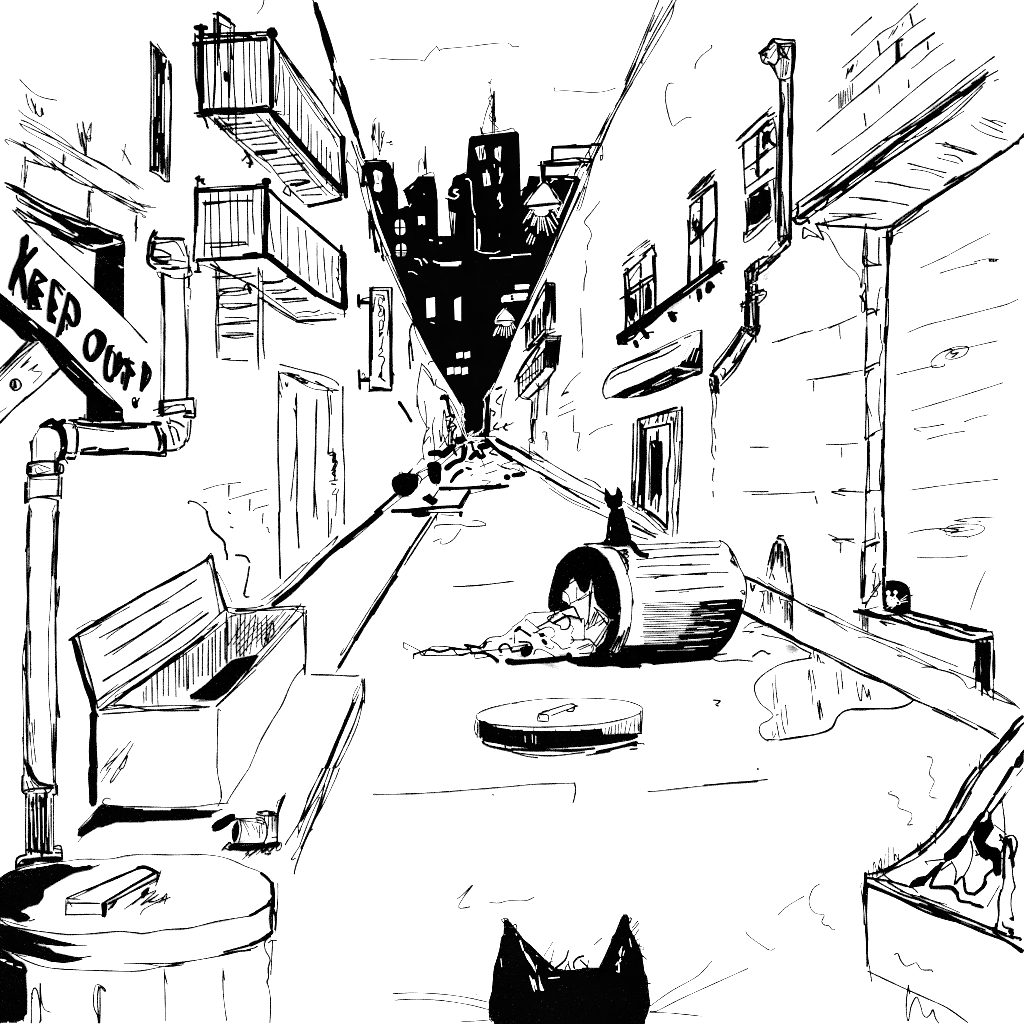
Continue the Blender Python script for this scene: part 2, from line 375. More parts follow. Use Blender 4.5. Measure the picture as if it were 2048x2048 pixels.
pf.ink('13', "34 0,592 80,588 165,572; 10 0,630 30,600 50,640 80,600 100,630 140,590; 5 0,655 60,600; 5 40,640 110,590; 5 65,650 120,640 90,655 70,640; 8 150,580 190,560 185,610 150,625 160,590; 8 0,625 40,600 60,630 100,595")  # thick strokes continue the inked shadow under the tins
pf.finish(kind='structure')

# puddle
pd = Part('puddle', m='metal'); pd.tol = .5; pd.extra = 1.7
po = img('22', "1932,1200 1870,1250 1830,1310 1840,1380 1880,1450 1932,1490") + img('32', "40,1535 0,1575") + img('22', "1880,1600 1865,1650 1890,1700 1932,1725") + img('32', "100,1722 370,1678 480,1632 530,1542 620,1492 830,1487 960,1482 1050,1457 1090,1425 850,1290 560,1150 330,1050 325,1065 330,1100 200,1120 90,1150")
pd.prism([onZ(u, v, .001) for u, v in po], (0, 0, .003))
pd.ink('22', "6 1932,1200 1870,1250 1830,1310 1840,1380 1880,1450 1932,1490; 6 1932,1575 1880,1600 1865,1650 1890,1700 1932,1725")
pd.ink('32', """5 0,1200 90,1150 200,1120 330,1100; 7 330,1100 308,1100 325,1065; 5 0,1490 40,1535 0,1575; 6 0,1715 100,1722; 12 90,1720 220,1700 370,1675 480,1630 530,1540 620,1490 830,1485 960,1480 1050,1455 1100,1420
4 60,1225 60,1330 73,1440; 4 35,1290 48,1485; 4 305,1265 310,1185 325,1300 340,1455; 4 335,1195 360,1335; 5 515,1210 535,1375; 5 550,1185 565,1335; 5 665,1275 685,1390 705,1425 715,1300 750,1400 758,1335 775,1415; 5 370,1430 395,1570 385,1415 415,1550; 4 98,1485 110,1600 132,1672; 4 132,1455 150,1610; 4 65,1585 85,1700; 4 35,1655 40,1705 60,1670; 4 340,1040 350,1100; 5 370,1070 375,1125; 5 380,1080 400,1140; 5 410,1130 425,1140; 4 60,1532 80,1525""")  # short vertical strokes paint reflections into the puddle
pd.ink('32', "8 0,935 100,955 180,985 240,1025 325,1065")
pd.finish(kind='structure')

# ================================================================== LEFT BUILDING
LB = thing('alley_building', 'long plain building on the left of the alley with two balconies and a plank door', 'building', (XL - 1.2, 20, 0))
lw = Part('wall', LB); lw.tol = .8; lw.extra = 1.4
prof = [(-2, 6.1), (7.6, 5.92), (9.5, 5.75), (11.4, 5.35), (13, 5.05), (16, 4.93), (20.5, 4.5), (30, 4.4), (60, 4.8), (108, 5.3)]
lw.prism([(XL, -2, 0), (XL, 108, 0)] + [(XL, y, z) for y, z in prof[::-1]], (-2.5, 0, 0))
lw.ink('00', """5 150,600 240,690 320,735 430,757; 5 197,707 215,790 248,850; 8 236,745 262,815 285,865 305,882 318,860 313,808 328,865; 5 268,783 268,860
5 582,925 595,1000 615,1105; 12 618,1000 625,1060 650,1165; 7 625,918 640,1000 652,1080 652,1170; 5 690,925 655,1020 680,1070 690,930; 4 655,1035 680,1022 690,1045 660,1045
4 948,1088 940,1150 925,1215; 6 920,1130 945,1160 990,1245
4 138,828 200,880 330,950 480,1050 580,1135 700,1205 860,1290 1000,1375 1085,1430; 6 158,905 230,935 400,1040 600,1150 800,1260 960,1355 1050,1428; 5 148,930 300,1000 450,1070 640,1170 800,1250 980,1390; 4 148,930 200,985 350,1070 500,1150 730,1275; 4 430,1075 560,1160 740,1280
5 65,1090 40,1050 200,1120 350,1215 500,1300 700,1420; 4 68,1042 200,1110 300,1175 440,1285; 5 172,1068 300,1130 480,1245 640,1345 760,1430 900,1500 1050,1580 1110,1602; 4 172,1068 240,1150 330,1225 420,1290
8 190,1183 188,1330 182,1415; 8 190,1208 330,1252; 9 255,1205 330,1250; 7 330,1252 400,1270 550,1322; 8 390,1215 460,1290 540,1350 620,1390 720,1420; 4 480,1250 660,1360 860,1485 1045,1608; 5 700,1405 860,1500 1000,1570 1112,1600
4 840,1445 960,1510 1135,1555; 4 970,1478 1040,1535 1090,1575; 5 750,1430 870,1460 1000,1525 1100,1560 1175,1565; 4 965,1580 1040,1610; 4 1050,1600 1105,1640 1085,1642 1075,1630
10 482,1165 480,1250; 4 498,1175 498,1215; 5 208,1250 200,1330 190,1385; 5 170,1245 158,1370; 7 672,1440 665,1560 660,1640; 6 680,1445 676,1670; 5 668,1440 715,1460 690,1430; 4 688,1530 690,1600
9 1033,1625 1028,1720 1026,1820; 6 1033,1640 1020,1700 1040,1715 1020,1750""")
lw.ink('10', """4 62,0 50,50 10,103; 32 450,30 470,110; 46 465,90 500,200 540,340 572,460; 24 560,420 580,525; 5 430,0 470,90 540,270 600,450; 4 485,80 560,300 612,480
22 632,580 665,680; 36 655,650 710,850 760,1010; 24 750,980 815,1190; 5 590,520 650,720 720,900 790,1130; 11 560,600 620,700 690,840; 6 588,530 590,700 588,860; 5 585,560 600,600 585,800; 4 600,560 680,820 750,1030
8 722,1065 760,1170 800,1270; 5 760,1095 780,1170 820,1240; 28 812,1260 810,1400; 5 755,1200 770,1290 800,1450 850,1620; 4 690,1210 765,1305; 6 830,1370 865,1560 900,1700 960,1850 1000,1932
4 840,1380 900,1540 1010,1880 1025,1932; 5 855,1580 930,1770 990,1932; 4 870,1640 960,1860; 12 860,1620 870,1700 900,1800 930,1900; 20 880,1680 905,1900; 12 855,1600 860,1800; 12 940,1830 960,1932""")
lw.ink('11', """6 975,0 1060,190 1180,450 1310,720; 5 995,0 1100,230 1200,460 1305,720; 4 1015,0 1080,160; 14 950,0 965,35; 5 1105,355 1180,490 1250,600; 4 1190,520 1220,620 1285,745
11 1180,510 1160,575 1175,690 1185,790; 12 1160,640 1155,700 1165,850; 24 1082,1105 1130,1175 1170,1245
5 1250,812 1225,950 1215,1050 1215,1140; 5 1215,1050 1235,1180 1290,1290 1310,1295 1275,1350 1258,1450 1270,1540; 5 1250,812 1310,880 1345,970; 6 1265,855 1320,930 1345,980; 5 1300,820 1310,800 1335,795; 6 1360,930 1360,980 1420,1015 1440,1030
28 1400,1075 1425,1055 1440,1080; 8 1400,1050 1430,1090 1450,1050; 20 1440,1060 1455,1150 1465,1190 1490,1215; 4 1272,1095 1285,1200 1282,1330 1260,1430; 5 1350,1215 1332,1290 1345,1420 1350,1540; 5 1320,1410 1310,1360 1265,1420
9 1440,1215 1500,1200 1480,1260; 8 1450,1300 1510,1280 1475,1340; 7 1430,1240 1480,1250 1440,1290; 6 1495,1310 1480,1420 1510,1500; 6 1385,1315 1400,1400 1420,1160 1450,1330 1470,1220 1450,1290; 6 1415,1350 1430,1400 1450,1430 1460,1290 1480,1260 1515,1290 1480,1340 1500,1400 1515,1350; 5 1385,1445 1420,1400 1470,1310; 5 1470,1410 1475,1300; 5 1500,1430 1515,1345; 5 1215,1575 1250,1530 1270,1535
4 0,1780 85,1760; 4 0,1905 98,1878; 4 1440,1040 1520,1180 1580,1380; 4 1470,1130 1570,1370
W5 1420,960 1480,1060 1560,1150; W5 1440,1010 1500,1090 1550,1200; W5 1460,1060 1540,1150 1575,1180 1540,1190; W5 1550,1110 1570,1160 1560,1230 1575,1290; W5 1530,1190 1570,1240 1550,1300 1590,1380; W5 1560,1120 1545,1180 1580,1240; W5 1500,1160 1560,1280 1595,1380; W6 1600,1345 1640,1320 1600,1370 1660,1340 1700,1320 1650,1360 1715,1300; W5 1595,1340 1680,1350; W7 1570,1410 1620,1390 1660,1400 1700,1390 1640,1420 1720,1405; W5 1580,1440 1600,1400 1680,1380; W5 1710,1330 1730,1120 1715,1080; W5 1720,1300 1718,1150; W5 1715,1090 1760,1010 1740,1060 1800,960""")
lw.ink('01', "4 1535,1765 1650,1730 1820,1708; 6 1730,1730 1728,1815; 4 1730,1840 1932,1780; 8 1888,1835 1885,1920; 6 1535,1858 1560,1862; 9 1425,1868 1428,1850 1480,1860 1530,1895 1570,1932; 4 1910,1925 1932,1905")
lw.ink('02', "14 1562,0 1580,80 1605,140 1660,190 1695,230 1703,290 1715,320 1716,358; 12 1780,326 1855,335 1885,380; 10 1883,412 1870,500 1845,630 1880,640; 8 1740,112 1760,120; 10 1725,0 1738,12")
lw.ink('12', "5 55,10 50,85; 5 80,115 92,120 95,145 105,158")
lw.ink('12', "5 0,720 60,705 40,702")
lw.finish()

def panel(name, parent, poly, X, th, m='wood'):
    p = Part(name, parent, m); p.tol = .4; s = 1 if X < 0 else -1
    p.prism([onX(u, v, X) for u, v in poly], (s * th, 0, 0)); return p
# plank door
dr = panel('door', LB, [(557, 738), (687, 768), (688, 1050), (561, 1170)], XL - .01, .04)
dr.ink('11', """9 182,818 350,862 500,900 600,945 625,975; 9 172,870 172,1100 168,1450 175,1700 182,1932; 5 180,885 270,885 400,945 500,980 625,1015; 6 190,880 300,930 390,965 340,930 240,890; 8 450,945 520,985 580,1030; 5 250,900 400,990 500,1012 620,1017; 6 172,880 200,1005; 5 180,1020 195,1070; 5 225,950 230,990 245,950 240,985
8 308,1035 308,1300 313,1600 308,1932; 6 300,1070 300,1125; 5 285,1150 305,1220 308,1400 290,1600 263,1850; 10 460,1085 455,1250 450,1500 443,1700 440,1932; 5 445,1600 445,1750 460,1932; 8 540,1025 555,1200 550,1400 545,1495; 5 563,1050 573,1200; 9 657,985 657,1400 670,1650 665,1932; 5 650,1010 658,980
6 605,1755 575,1800 610,1795 625,1760; 5 545,1840 545,1932; 5 610,1800 605,1932; 6 200,880 330,900 260,900 380,940; 5 300,915 360,960 400,950""")
dr.ink('12', "9 178,0 180,250 185,500; 6 172,0 175,200 182,480; 10 310,0 325,270; 5 305,0 325,275; 6 438,0 438,40; 6 458,0 465,55; 8 548,0 550,190; 6 572,50 565,160; 9 667,0 667,90; 5 605,0 602,30")
dro = dr.finish()
dh = Part('handle', dro, 'metal'); a = onX(*T('11', 590, 1490), XL); b = onX(*T('11', 590, 1690), XL)
dh.tube([a + Vector((.03, 0, 0)), a + Vector((.09, 0, 0)), b + Vector((.09, 0, 0)), b + Vector((.03, 0, 0))], .025, 8)
dh.ink('11', "9 545,1495 575,1480 605,1497 560,1505; 11 590,1500 580,1560 610,1540 580,1610 605,1620 575,1640 600,1660; 7 580,1540 615,1550 600,1600 570,1620; 9 555,1700 615,1690; 11 570,1720 600,1725; 8 600,1500 595,1690; 5 582,1450 582,1490")
dh.finish()
# boarded window, board's shadow inked on its pane, with hood and jamb
hd = Part('window_hood', LB, 'wood'); hd.tol = .5; hd.extra = 1.6; hd.box((XL - .01, 2.3, 2.13), (XL + .1, 3.52, 2.31))
hd.ink('00', """13 40,1380 150,1425 300,1510 500,1600 700,1690 880,1770; 14 60,1385 200,1480 330,1560; 8 50,1410 250,1520 450,1620 650,1700; 12 230,1520 450,1640 600,1710 850,1790; 8 125,1475 160,1530 400,1640 600,1760; 10 370,1590 550,1650 680,1700; 6 660,1680 800,1730 930,1780; 16 400,1620 600,1740 800,1830; 6 125,1565 250,1650 440,1760 650,1870
10 190,1665 350,1720 450,1780 600,1860 720,1890; 8 205,1595 300,1660 450,1730 600,1800; 8 205,1595 240,1630; 6 120,1585 200,1650; 5 120,1600 130,1580 240,1650 400,1760; F 570,1800 650,1710 730,1715 850,1790 860,1830 780,1850 660,1840; F 640,1720 880,1780 935,1810 930,1830 850,1800 700,1850; 10 390,1770 520,1830 720,1900; 6 480,1810 630,1915; 8 560,1800 700,1860; 14 900,1775 935,1830 940,1932; 5 720,1885 830,1855 935,1830
16 470,1650 600,1720 700,1750; 9 150,1500 300,1590 450,1670 640,1790; 9 220,1560 400,1650 560,1760; 9 180,1610 330,1690 520,1790; 7 260,1640 420,1730 600,1840; 9 100,1430 300,1550 520,1650; 9 330,1700 480,1770 660,1850; 10 250,1530 420,1610 600,1680; 10 300,1690 420,1740; 12 560,1780 640,1830""")
hd.finish()
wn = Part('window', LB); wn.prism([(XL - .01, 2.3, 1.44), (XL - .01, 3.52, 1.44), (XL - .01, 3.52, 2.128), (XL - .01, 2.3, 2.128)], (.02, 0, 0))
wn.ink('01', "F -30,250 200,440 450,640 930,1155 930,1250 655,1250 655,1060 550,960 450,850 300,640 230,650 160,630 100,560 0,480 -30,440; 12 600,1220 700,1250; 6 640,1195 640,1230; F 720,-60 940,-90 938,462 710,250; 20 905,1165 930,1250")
wn.ink('00', "F 720,1890 935,1840 940,1932 720,1932")
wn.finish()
# narrow shutter, louvred window
sh = panel('shutter', LB, [T('00', 1137, 325), T('00', 1290, 470), T('00', 1280, 1372), T('00', 1137, 1295)], XL - .01, .04)
sh.ink('00', """9 1135,310 1180,370 1255,435; 8 1185,330 1255,430; 10 1140,340 1145,700 1137,1000 1137,1290; 8 1160,370 1160,900 1150,1280; 30 1185,380 1190,700 1180,1000; 24 1215,420 1210,800 1200,1150; 24 1170,900 1165,1280; 16 1230,480 1225,900 1225,1310; 20 1195,760 1190,1290; 14 1155,600 1165,900; 8 1240,480 1240,1270; 12 1275,460 1292,700 1285,1000 1278,1365; 8 1290,480 1297,650 1285,1250; 8 1255,450 1248,515; 6 1262,1090 1262,1365; 11 1130,1290 1200,1325 1245,1368 1280,1370; 8 1145,1290 1135,1260; 8 1265,580 1270,600; 18 1215,1000 1225,1300; 14 1140,330 1200,380; 5 1245,1200 1250,1340; W7 1150,420 1152,900; W6 1172,600 1170,880; W6 1200,560 1198,720; W6 1188,1050 1186,1250; W7 1232,640 1228,1000; W6 1150,950 1148,1250; W8 1258,500 1256,1180; W5 1205,880 1200,1000""")
sh.finish()
lv = panel('louvred_window', LB, [(432, 545), (526, 536), (529, 738), (437, 716)], XL - .01, .03)
lv.ink('01', """8 1630,100 1640,350 1630,500 1640,770; 6 1655,130 1650,400 1655,700; 5 1605,160 1625,165 1640,180; 8 1605,160 1750,150 1895,130; 8 1640,170 1770,170 1932,150; 10 1655,255 1770,240 1850,245; 8 1655,265 1750,270 1860,255; 6 1655,325 1670,290 1770,265; 5 1650,300 1780,298 1870,285; 7 1665,362 1900,358; 7 1670,365 1710,395 1780,400 1932,372; 6 1660,390 1800,385 1932,365; 6 1700,465 1830,465 1878,472; 11 1645,522 1780,500 1932,488; 7 1650,522 1890,508; 6 1710,580 1850,580 1910,585; 10 1675,600 1800,598 1910,590; 7 1680,605 1780,620 1915,605; 9 1680,780 1760,788 1870,790; 6 1675,780 1740,772; 4 1655,700 1655,725""")
lv.ink('11', "10 18,90 20,400 15,650 22,855; 7 50,110 55,400 55,640 68,775; 6 20,90 40,160; 6 0,365 15,365; 6 0,490 12,495")
lv.finish()

# balconies
def balcony(Yn, ul, ur, vt, vb, Yf, Xf, near, side, under, label):
    Xn = atY(ur, 0, Yn).x
    zt = atY(0, vt, Yn).z; zb = atY(0, vb, Yn).z
    fl = Part('balcony', LB, 'paper')
    fl.prism([(XL, Yn, zb), (Xn, Yn, zb), (Xf, Yf, zb), (XL, Yf, zb)], (0, 0, .05))
    for t, s in under.items(): fl.ink(t, s)
    fo = fl.finish(label=label)
    r1 = Part('railing', fo, 'ink', plane=(Vector((0, Yn, 0)), Vector((0, 1, 0))), thick=.012); r1.extra = .8
    for t, s in near.items(): r1.ink(t, s)
    a, b = Vector((Xn, Yn, 0)), Vector((Xf, Yf, 0)); N = (b - a).cross(Vector((0, 0, 1))).normalized()
    r1.finish()
    r2 = Part('railing', fo, 'ink', plane=(a, N), thick=.003); r2.extra = .8
    for t, s in side.items(): r2.ink(t, s)
    r2.finish()
balcony(4.52, 402, 544, 78, 220, 6.18, -1.07,
 {'00': """24 1515,190 1520,600 1512,830; 26 1505,350 1510,820; 18 1500,350 1500,700; 36 1480,205 1550,205; 30 1518,190 1525,260
24 1460,330 1560,318 1800,300 1932,293; 14 1540,255 1700,270 1932,245; 7 1480,270 1600,250 1932,240; 8 1480,275 1530,285 1750,265 1900,275; 36 1530,835 1700,830 1932,822; 9 1465,852 1540,848 1750,860 1932,845; 14 1490,875 1600,865; 26 1520,870 1560,825
7 1470,250 1475,580 1500,720 1510,800; 6 1555,300 1560,500 1580,820; 8 1530,330 1535,770; 6 1645,350 1665,550 1670,810; 6 1835,270 1845,805; 6 1880,320 1885,600 1905,785; 6 1918,310 1932,770
12 1618,135 1620,400 1620,600 1608,800; 8 1635,120 1640,250 1640,490; 20 1640,100 1645,240; 24 1645,95 1730,150; 14 1640,95 1770,190; 6 1655,170 1740,210 1735,180; 8 1605,100 1640,100; 8 1765,190 1760,560 1775,800 1780,1045; 8 1715,240 1720,560 1725,800 1720,905; 6 1735,220 1735,560 1730,730; 6 1665,180 1655,300 1650,360; 6 1740,330 1748,445; 24 1698,545 1700,600; 14 1545,890 1565,960; 6 1530,880 1560,940; 8 1610,140 1615,300""",
  '10': "30 120,270 120,500 118,800; 70 110,245 128,248; 84 118,245; 24 0,295 75,290; 10 0,240 80,240; 7 0,265 80,262; 6 30,300 38,770; 7 80,300 95,500 100,790; 6 150,560 145,770; 36 0,830 100,830; 8 0,805 80,795"},
 {'10': """9 140,285 300,510 450,710 650,1020; 7 140,300 330,600 500,850 640,1040; 6 150,320 280,560 500,880 620,1110; 6 190,430 330,680 480,900 600,1040; 10 260,480 380,640 500,780; 5 440,770 560,930 640,1050; 9 520,890 640,1050; 8 160,330 260,480
6 180,400 178,600 155,800; 6 203,495 215,700 215,865; 6 257,580 255,800 250,1080; 6 313,650 315,985; 7 343,720 343,1080; 7 393,865 398,1000 392,1140; 6 417,935 417,1175; 6 462,990 465,1225; 6 496,1055 496,1260; 6 534,1110 534,1390; 6 560,1145 570,1250 578,1440; 5 555,1190 565,1145; 5 170,855 210,870 250,862
44 125,850 300,1050 480,1260 645,1440; 6 75,790 200,900 400,1140 660,1420; 6 100,850 250,1060 480,1310 640,1475; 6 80,900 300,1150 540,1440 640,1480; 40 655,1040 660,1250 680,1480; 8 620,1150 630,1300 650,1480; 6 690,1150 685,1230; 8 130,840 190,840"""},
 {'00': """6 1560,870 1700,1000 1932,1210; 11 1620,900 1740,1040; 6 1650,880 1800,1050 1932,1160; 6 1620,890 1760,1020; 6 1620,940 1640,900 1850,890; 7 1650,960 1900,925; 7 1660,980 1932,960; 7 1780,1015 1932,1000; 7 1785,1065 1932,1045; 7 1900,1095 1932,1090; 20 1850,1140 1890,1210 1885,1260; 9 1830,1215 1870,1180 1910,1240 1860,1230; 6 1700,940 1900,935; 5 1690,920 1760,980 1730,1000""",
  '10': """28 400,1555 520,1530 640,1500; 6 360,1542 430,1540; 5 0,1140 100,1240 210,1380 360,1530; 5 0,1175 90,1230; 5 0,1210 110,1305; 6 0,920 40,915; 6 0,960 100,950; 6 0,1000 125,985; 7 0,1045 145,1020; 7 0,1095 160,1078; 7 0,1145 255,1122; 7 60,1215 320,1168; 7 130,1252 360,1235; 7 170,1313 370,1285; 7 205,1378 300,1360 405,1370 300,1410; 7 305,1445 505,1408; 7 345,1475 495,1470; 26 0,1160 150,1150; 22 265,1395 330,1390 400,1372; 5 5,865 200,1080 400,1310; 5 100,900 150,1000 350,1270 535,1475; 9 205,1450 240,1400 260,1480 205,1450; 9 250,1430 360,1530"""},
 'upper balcony with tall dark railings')
balcony(4.45, 394, 532, 372, 516, 6.1, -1.045,
 {'00': """18 1475,1415 1475,1700 1465,1932; 10 1490,1340 1488,1700; 20 1480,1345 1500,1330; 16 1500,1360 1535,1350 1520,1380 1540,1385; 24 1495,1440 1750,1430 1932,1415; 6 1495,1420 1650,1408 1932,1395; 11 1530,1530 1750,1515 1905,1512; 6 1535,1545 1700,1525; 6 1548,1510 1545,1700 1538,1932; 6 1585,1460 1590,1800 1598,1932; 6 1645,1450 1655,1700 1660,1932; 6 1733,1440 1740,1700 1748,1850; 6 1788,1460 1795,1700 1798,1855; 6 1865,1470 1870,1855; 6 1908,1430 1905,1600 1915,1765; 10 1550,1835 1700,1830 1850,1825; 9 1585,1865 1700,1860 1860,1840; 24 1840,1925 1932,1912""",
  '10': "40 75,1380 75,1650 65,1932; 50 65,1365 88,1365; 8 0,1390 50,1385; 26 0,1415 50,1410; 7 38,1430 40,1700 50,1880; 20 0,1918 60,1928",
  '01': "28 1490,30 1650,22 1932,8; 16 1480,50 1500,40; 16 1495,60 1495,120; 16 1470,118 1510,118; 18 1462,0 1462,40", '11': "24 0,8 80,0"},
 {'10': "26 105,1435 200,1530 330,1640 480,1770 620,1890 650,1915; 6 100,1480 110,1700 140,1900; 6 185,1530 188,1750 195,1932; 6 237,1630 242,1932; 6 318,1715 325,1850 330,1932; 6 375,1740 390,1932; 6 462,1830 462,1932; 6 513,1870 513,1932; 22 645,1855 650,1920; 44 650,1912 665,1932; 22 70,1910 130,1932",
  '11': "40 90,0 250,120 450,280 650,385; 6 70,10 200,110 450,310; 8 230,150 420,270 610,380; 6 195,0 195,25; 6 243,0 243,80; 6 330,0 335,140; 6 390,0 405,190; 6 462,0 465,130 475,220; 7 513,0 525,150 538,275; 7 577,0 575,150 585,315; 48 662,20 665,200 670,390; 9 610,160 640,260; 7 625,0 625,180; 12 668,400 670,460; 7 610,90 630,140"},
 {'01': "6 1510,70 1540,70 1600,95 1750,150 1850,200; 16 1590,65 1700,125; 6 1610,35 1660,90; 6 1700,120 1850,195 1932,240; 16 1870,210 1890,280; 9 1845,240 1870,205 1932,235; 9 1880,230 1905,260 1870,250",
  '11': "6 0,240 150,350 310,465; 6 20,310 170,420 310,500; 11 40,320 200,420 320,490; 20 310,490 450,485 600,478; 6 310,462 450,450 560,428 590,440; 5 300,500 380,510 455,522; 9 300,432 380,418 440,425 478,408; 6 34,193 150,195 235,170; 9 50,210 130,205 200,195; 6 75,262 318,255; 9 122,283 220,275 300,238; 9 150,325 330,320; 9 200,335 380,320; 6 200,355 395,335; 6 610,430 640,440 680,435"},
 'lower balcony with a panelled end railing')

# KEEP OUT board and the plank under it
def on_wall(poly, X): return [onX(u, v, X) for u, v in poly]
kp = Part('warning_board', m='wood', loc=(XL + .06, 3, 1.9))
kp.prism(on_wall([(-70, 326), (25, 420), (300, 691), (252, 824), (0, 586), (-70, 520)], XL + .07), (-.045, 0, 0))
kp.eps = .004; kp.extra = 2.8
kp.ink('00', "3 95,1585 280,1765 450,1932")
kp.ink('01', """5 450,0 700,240 930,460 1110,655
44 185,-125 165,0 130,100 85,235; 20 205,-150 200,-60; 34 270,-50 220,10 165,90; 40 155,80 175,180 185,310; 14 200,-155 190,0; 10 105,230 98,295; 8 190,320 188,350
30 270,115 235,230 225,380; 30 270,110 345,180; 26 330,185 280,200; 24 270,230 320,300; 26 265,290 290,385; 12 215,395 310,400; F 245,250 280,190 320,300 280,320 300,390 220,360
34 405,190 390,320 375,480; 14 410,190 470,290; 10 425,190 490,255; F 395,300 420,320 445,400 400,430 390,390; F 355,490 400,430 430,470 420,520
26 520,285 490,430 435,600; 26 490,400 465,560; 36 530,300 580,370 585,490 545,520 510,450; 10 505,520 505,555; 7 470,540 460,595
30 720,565 665,610 648,700 665,770 705,780 760,720 790,640 765,590 720,565; 30 720,570 752,640 735,720 700,770
34 830,690 800,830 805,920 840,935; 26 830,940 870,870 905,735; 20 905,740 920,820 870,900; 10 830,680 860,680; 8 850,720 870,750 860,860
26 935,790 1010,890; 20 945,780 1005,810; 30 975,850 945,1000; 12 920,960 930,880; 8 975,770 965,790; 26 960,810 1000,900
26 1095,810 1085,920 1070,1010; 14 1100,810 1135,870 1120,940 1070,1010; 10 1085,800 1060,1015; F 1095,810 1130,860 1110,930 1090,960; F 1000,1110 1040,1105 1045,1140 1020,1152 995,1130; 9 1000,1110 1000,1080 1020,1070 1025,1100; 5 1050,1073 1035,1105; 34 1018,1115 1022,1132; F -30,245 0,278 200,438 450,638 930,1152 915,1172 640,955 420,760 240,590 0,410 -30,390""")  # last fill carries the inked shadow onto the board's lower edge
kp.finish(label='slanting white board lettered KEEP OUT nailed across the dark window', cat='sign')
pk = Part('plank', m='wood', loc=(XL + .02, 2.5, 1.6))
pk.prism(on_wall([(-60, 785), (0, 735), (78, 682), (119, 737), (0, 846), (-60, 900)], XL + .035), (-.023, 0, 0))
pk.ink('01', """10 0,850 100,750 210,645; 11 0,880 150,730 250,650; 9 0,910 130,780 290,655; 6 0,945 250,690; 10 40,830 200,660; 14 0,1260 130,1130 300,990 450,850; 7 10,1250 200,1060; 14 80,980 90,940 130,930 160,965 150,1000 110,1015 80,980; 16 115,950 120,990; 6 110,940 105,1000; 7 235,760 155,845 220,795; 6 215,865 290,815 245,865 320,880 250,960; 5 0,1180 50,1145; 6 395,885 440,870 410,900""")
pk.finish(label='second wooden plank with a bolt head, nailed below the lettered board', cat='plank')

# left drainpipe
LP = thing('drainpipe', 'thick pale drainpipe with two elbows beside the dumpster on the left', 'drainpipe', (-1.32, 2.3, ZP))
zh = 1.372
def arc(p, q, r, n=6): return [Vector(p).lerp(Vector(q), t / n) for t in range(n + 1)]
A = Vector((-1.50, 3.79, zh)); B = Vector((-1.318, 2.30, zh + .012)); d = (B - A).normalized()
path = [Vector((A.x, A.y, 2.246)), Vector((A.x, A.y, 1.595))]; rr = [.068, .068]
for k in range(7):
    t = k / 6 * math.pi / 2; path.append(A + Vector((0, 0, .12)) + Vector((0, 0, -.12 * math.sin(t))) + d * (.12 * (1 - math.cos(t)))); rr.append(.068)
nA = len(path)
for k in range(7):
    t = k / 6 * math.pi / 2; path.append(B - d * .08 + d * (.08 * math.sin(t)) + Vector((0, 0, -.08 * (1 - math.cos(t))))); rr.append(.047)
path.append(Vector((B.x, B.y, ZP))); rr.append(.046)
p = Part('pipe', LP, 'metal'); p.tube(path, rr, 20)
p.ink('01', """14 1232,130 1240,500 1238,800 1235,1080; 6 1215,115 1215,700 1213,1085; 9 1220,130 1225,350 1245,520; 11 1390,135 1393,350 1410,700 1410,1070; 7 1420,400 1420,1070; 6 1410,240 1440,250 1435,330; 6 1415,370 1425,380
14 1440,1240 1435,1330 1415,1400 1340,1460 1260,1470; 7 1420,1250 1415,1350 1390,1410; 11 1260,1250 1300,1360 1315,1425; 11 1265,1260 1330,1310 1355,1395; 11 1290,1240 1350,1260 1390,1290; 6 1280,1220 1290,1300
26 590,1265 700,1275 950,1270 1210,1268; 12 520,1240 620,1235 760,1250; 20 700,1280 930,1300 1100,1285; 7 590,1290 720,1310 860,1325; 30 590,1490 680,1490 800,1490 1000,1485 1200,1490; 20 620,1465 720,1450 800,1470 965,1455; 14 1100,1500 1250,1510 1240,1470
6 300,1300 270,1340 245,1400 235,1550; 11 240,1395 240,1550; 5 273,1370 273,1520; 9 415,1485 415,1550; 5 410,1500 430,1470; 8 225,1400 235,1480
6 205,1670 205,1840; 16 190,1710 190,1865; 6 225,1670 225,1840; 12 445,1650 440,1810; 12 468,1670 462,1830; 11 205,1840 300,1815 460,1810; 9 200,1860 230,1830 340,1825 440,1845; 6 220,1680 310,1690 430,1685; 11 185,1865 215,1855; 12 220,1880 218,1932; 12 438,1850 436,1932; 6 225,1900 240,1932; 7 415,1880 395,1930""")
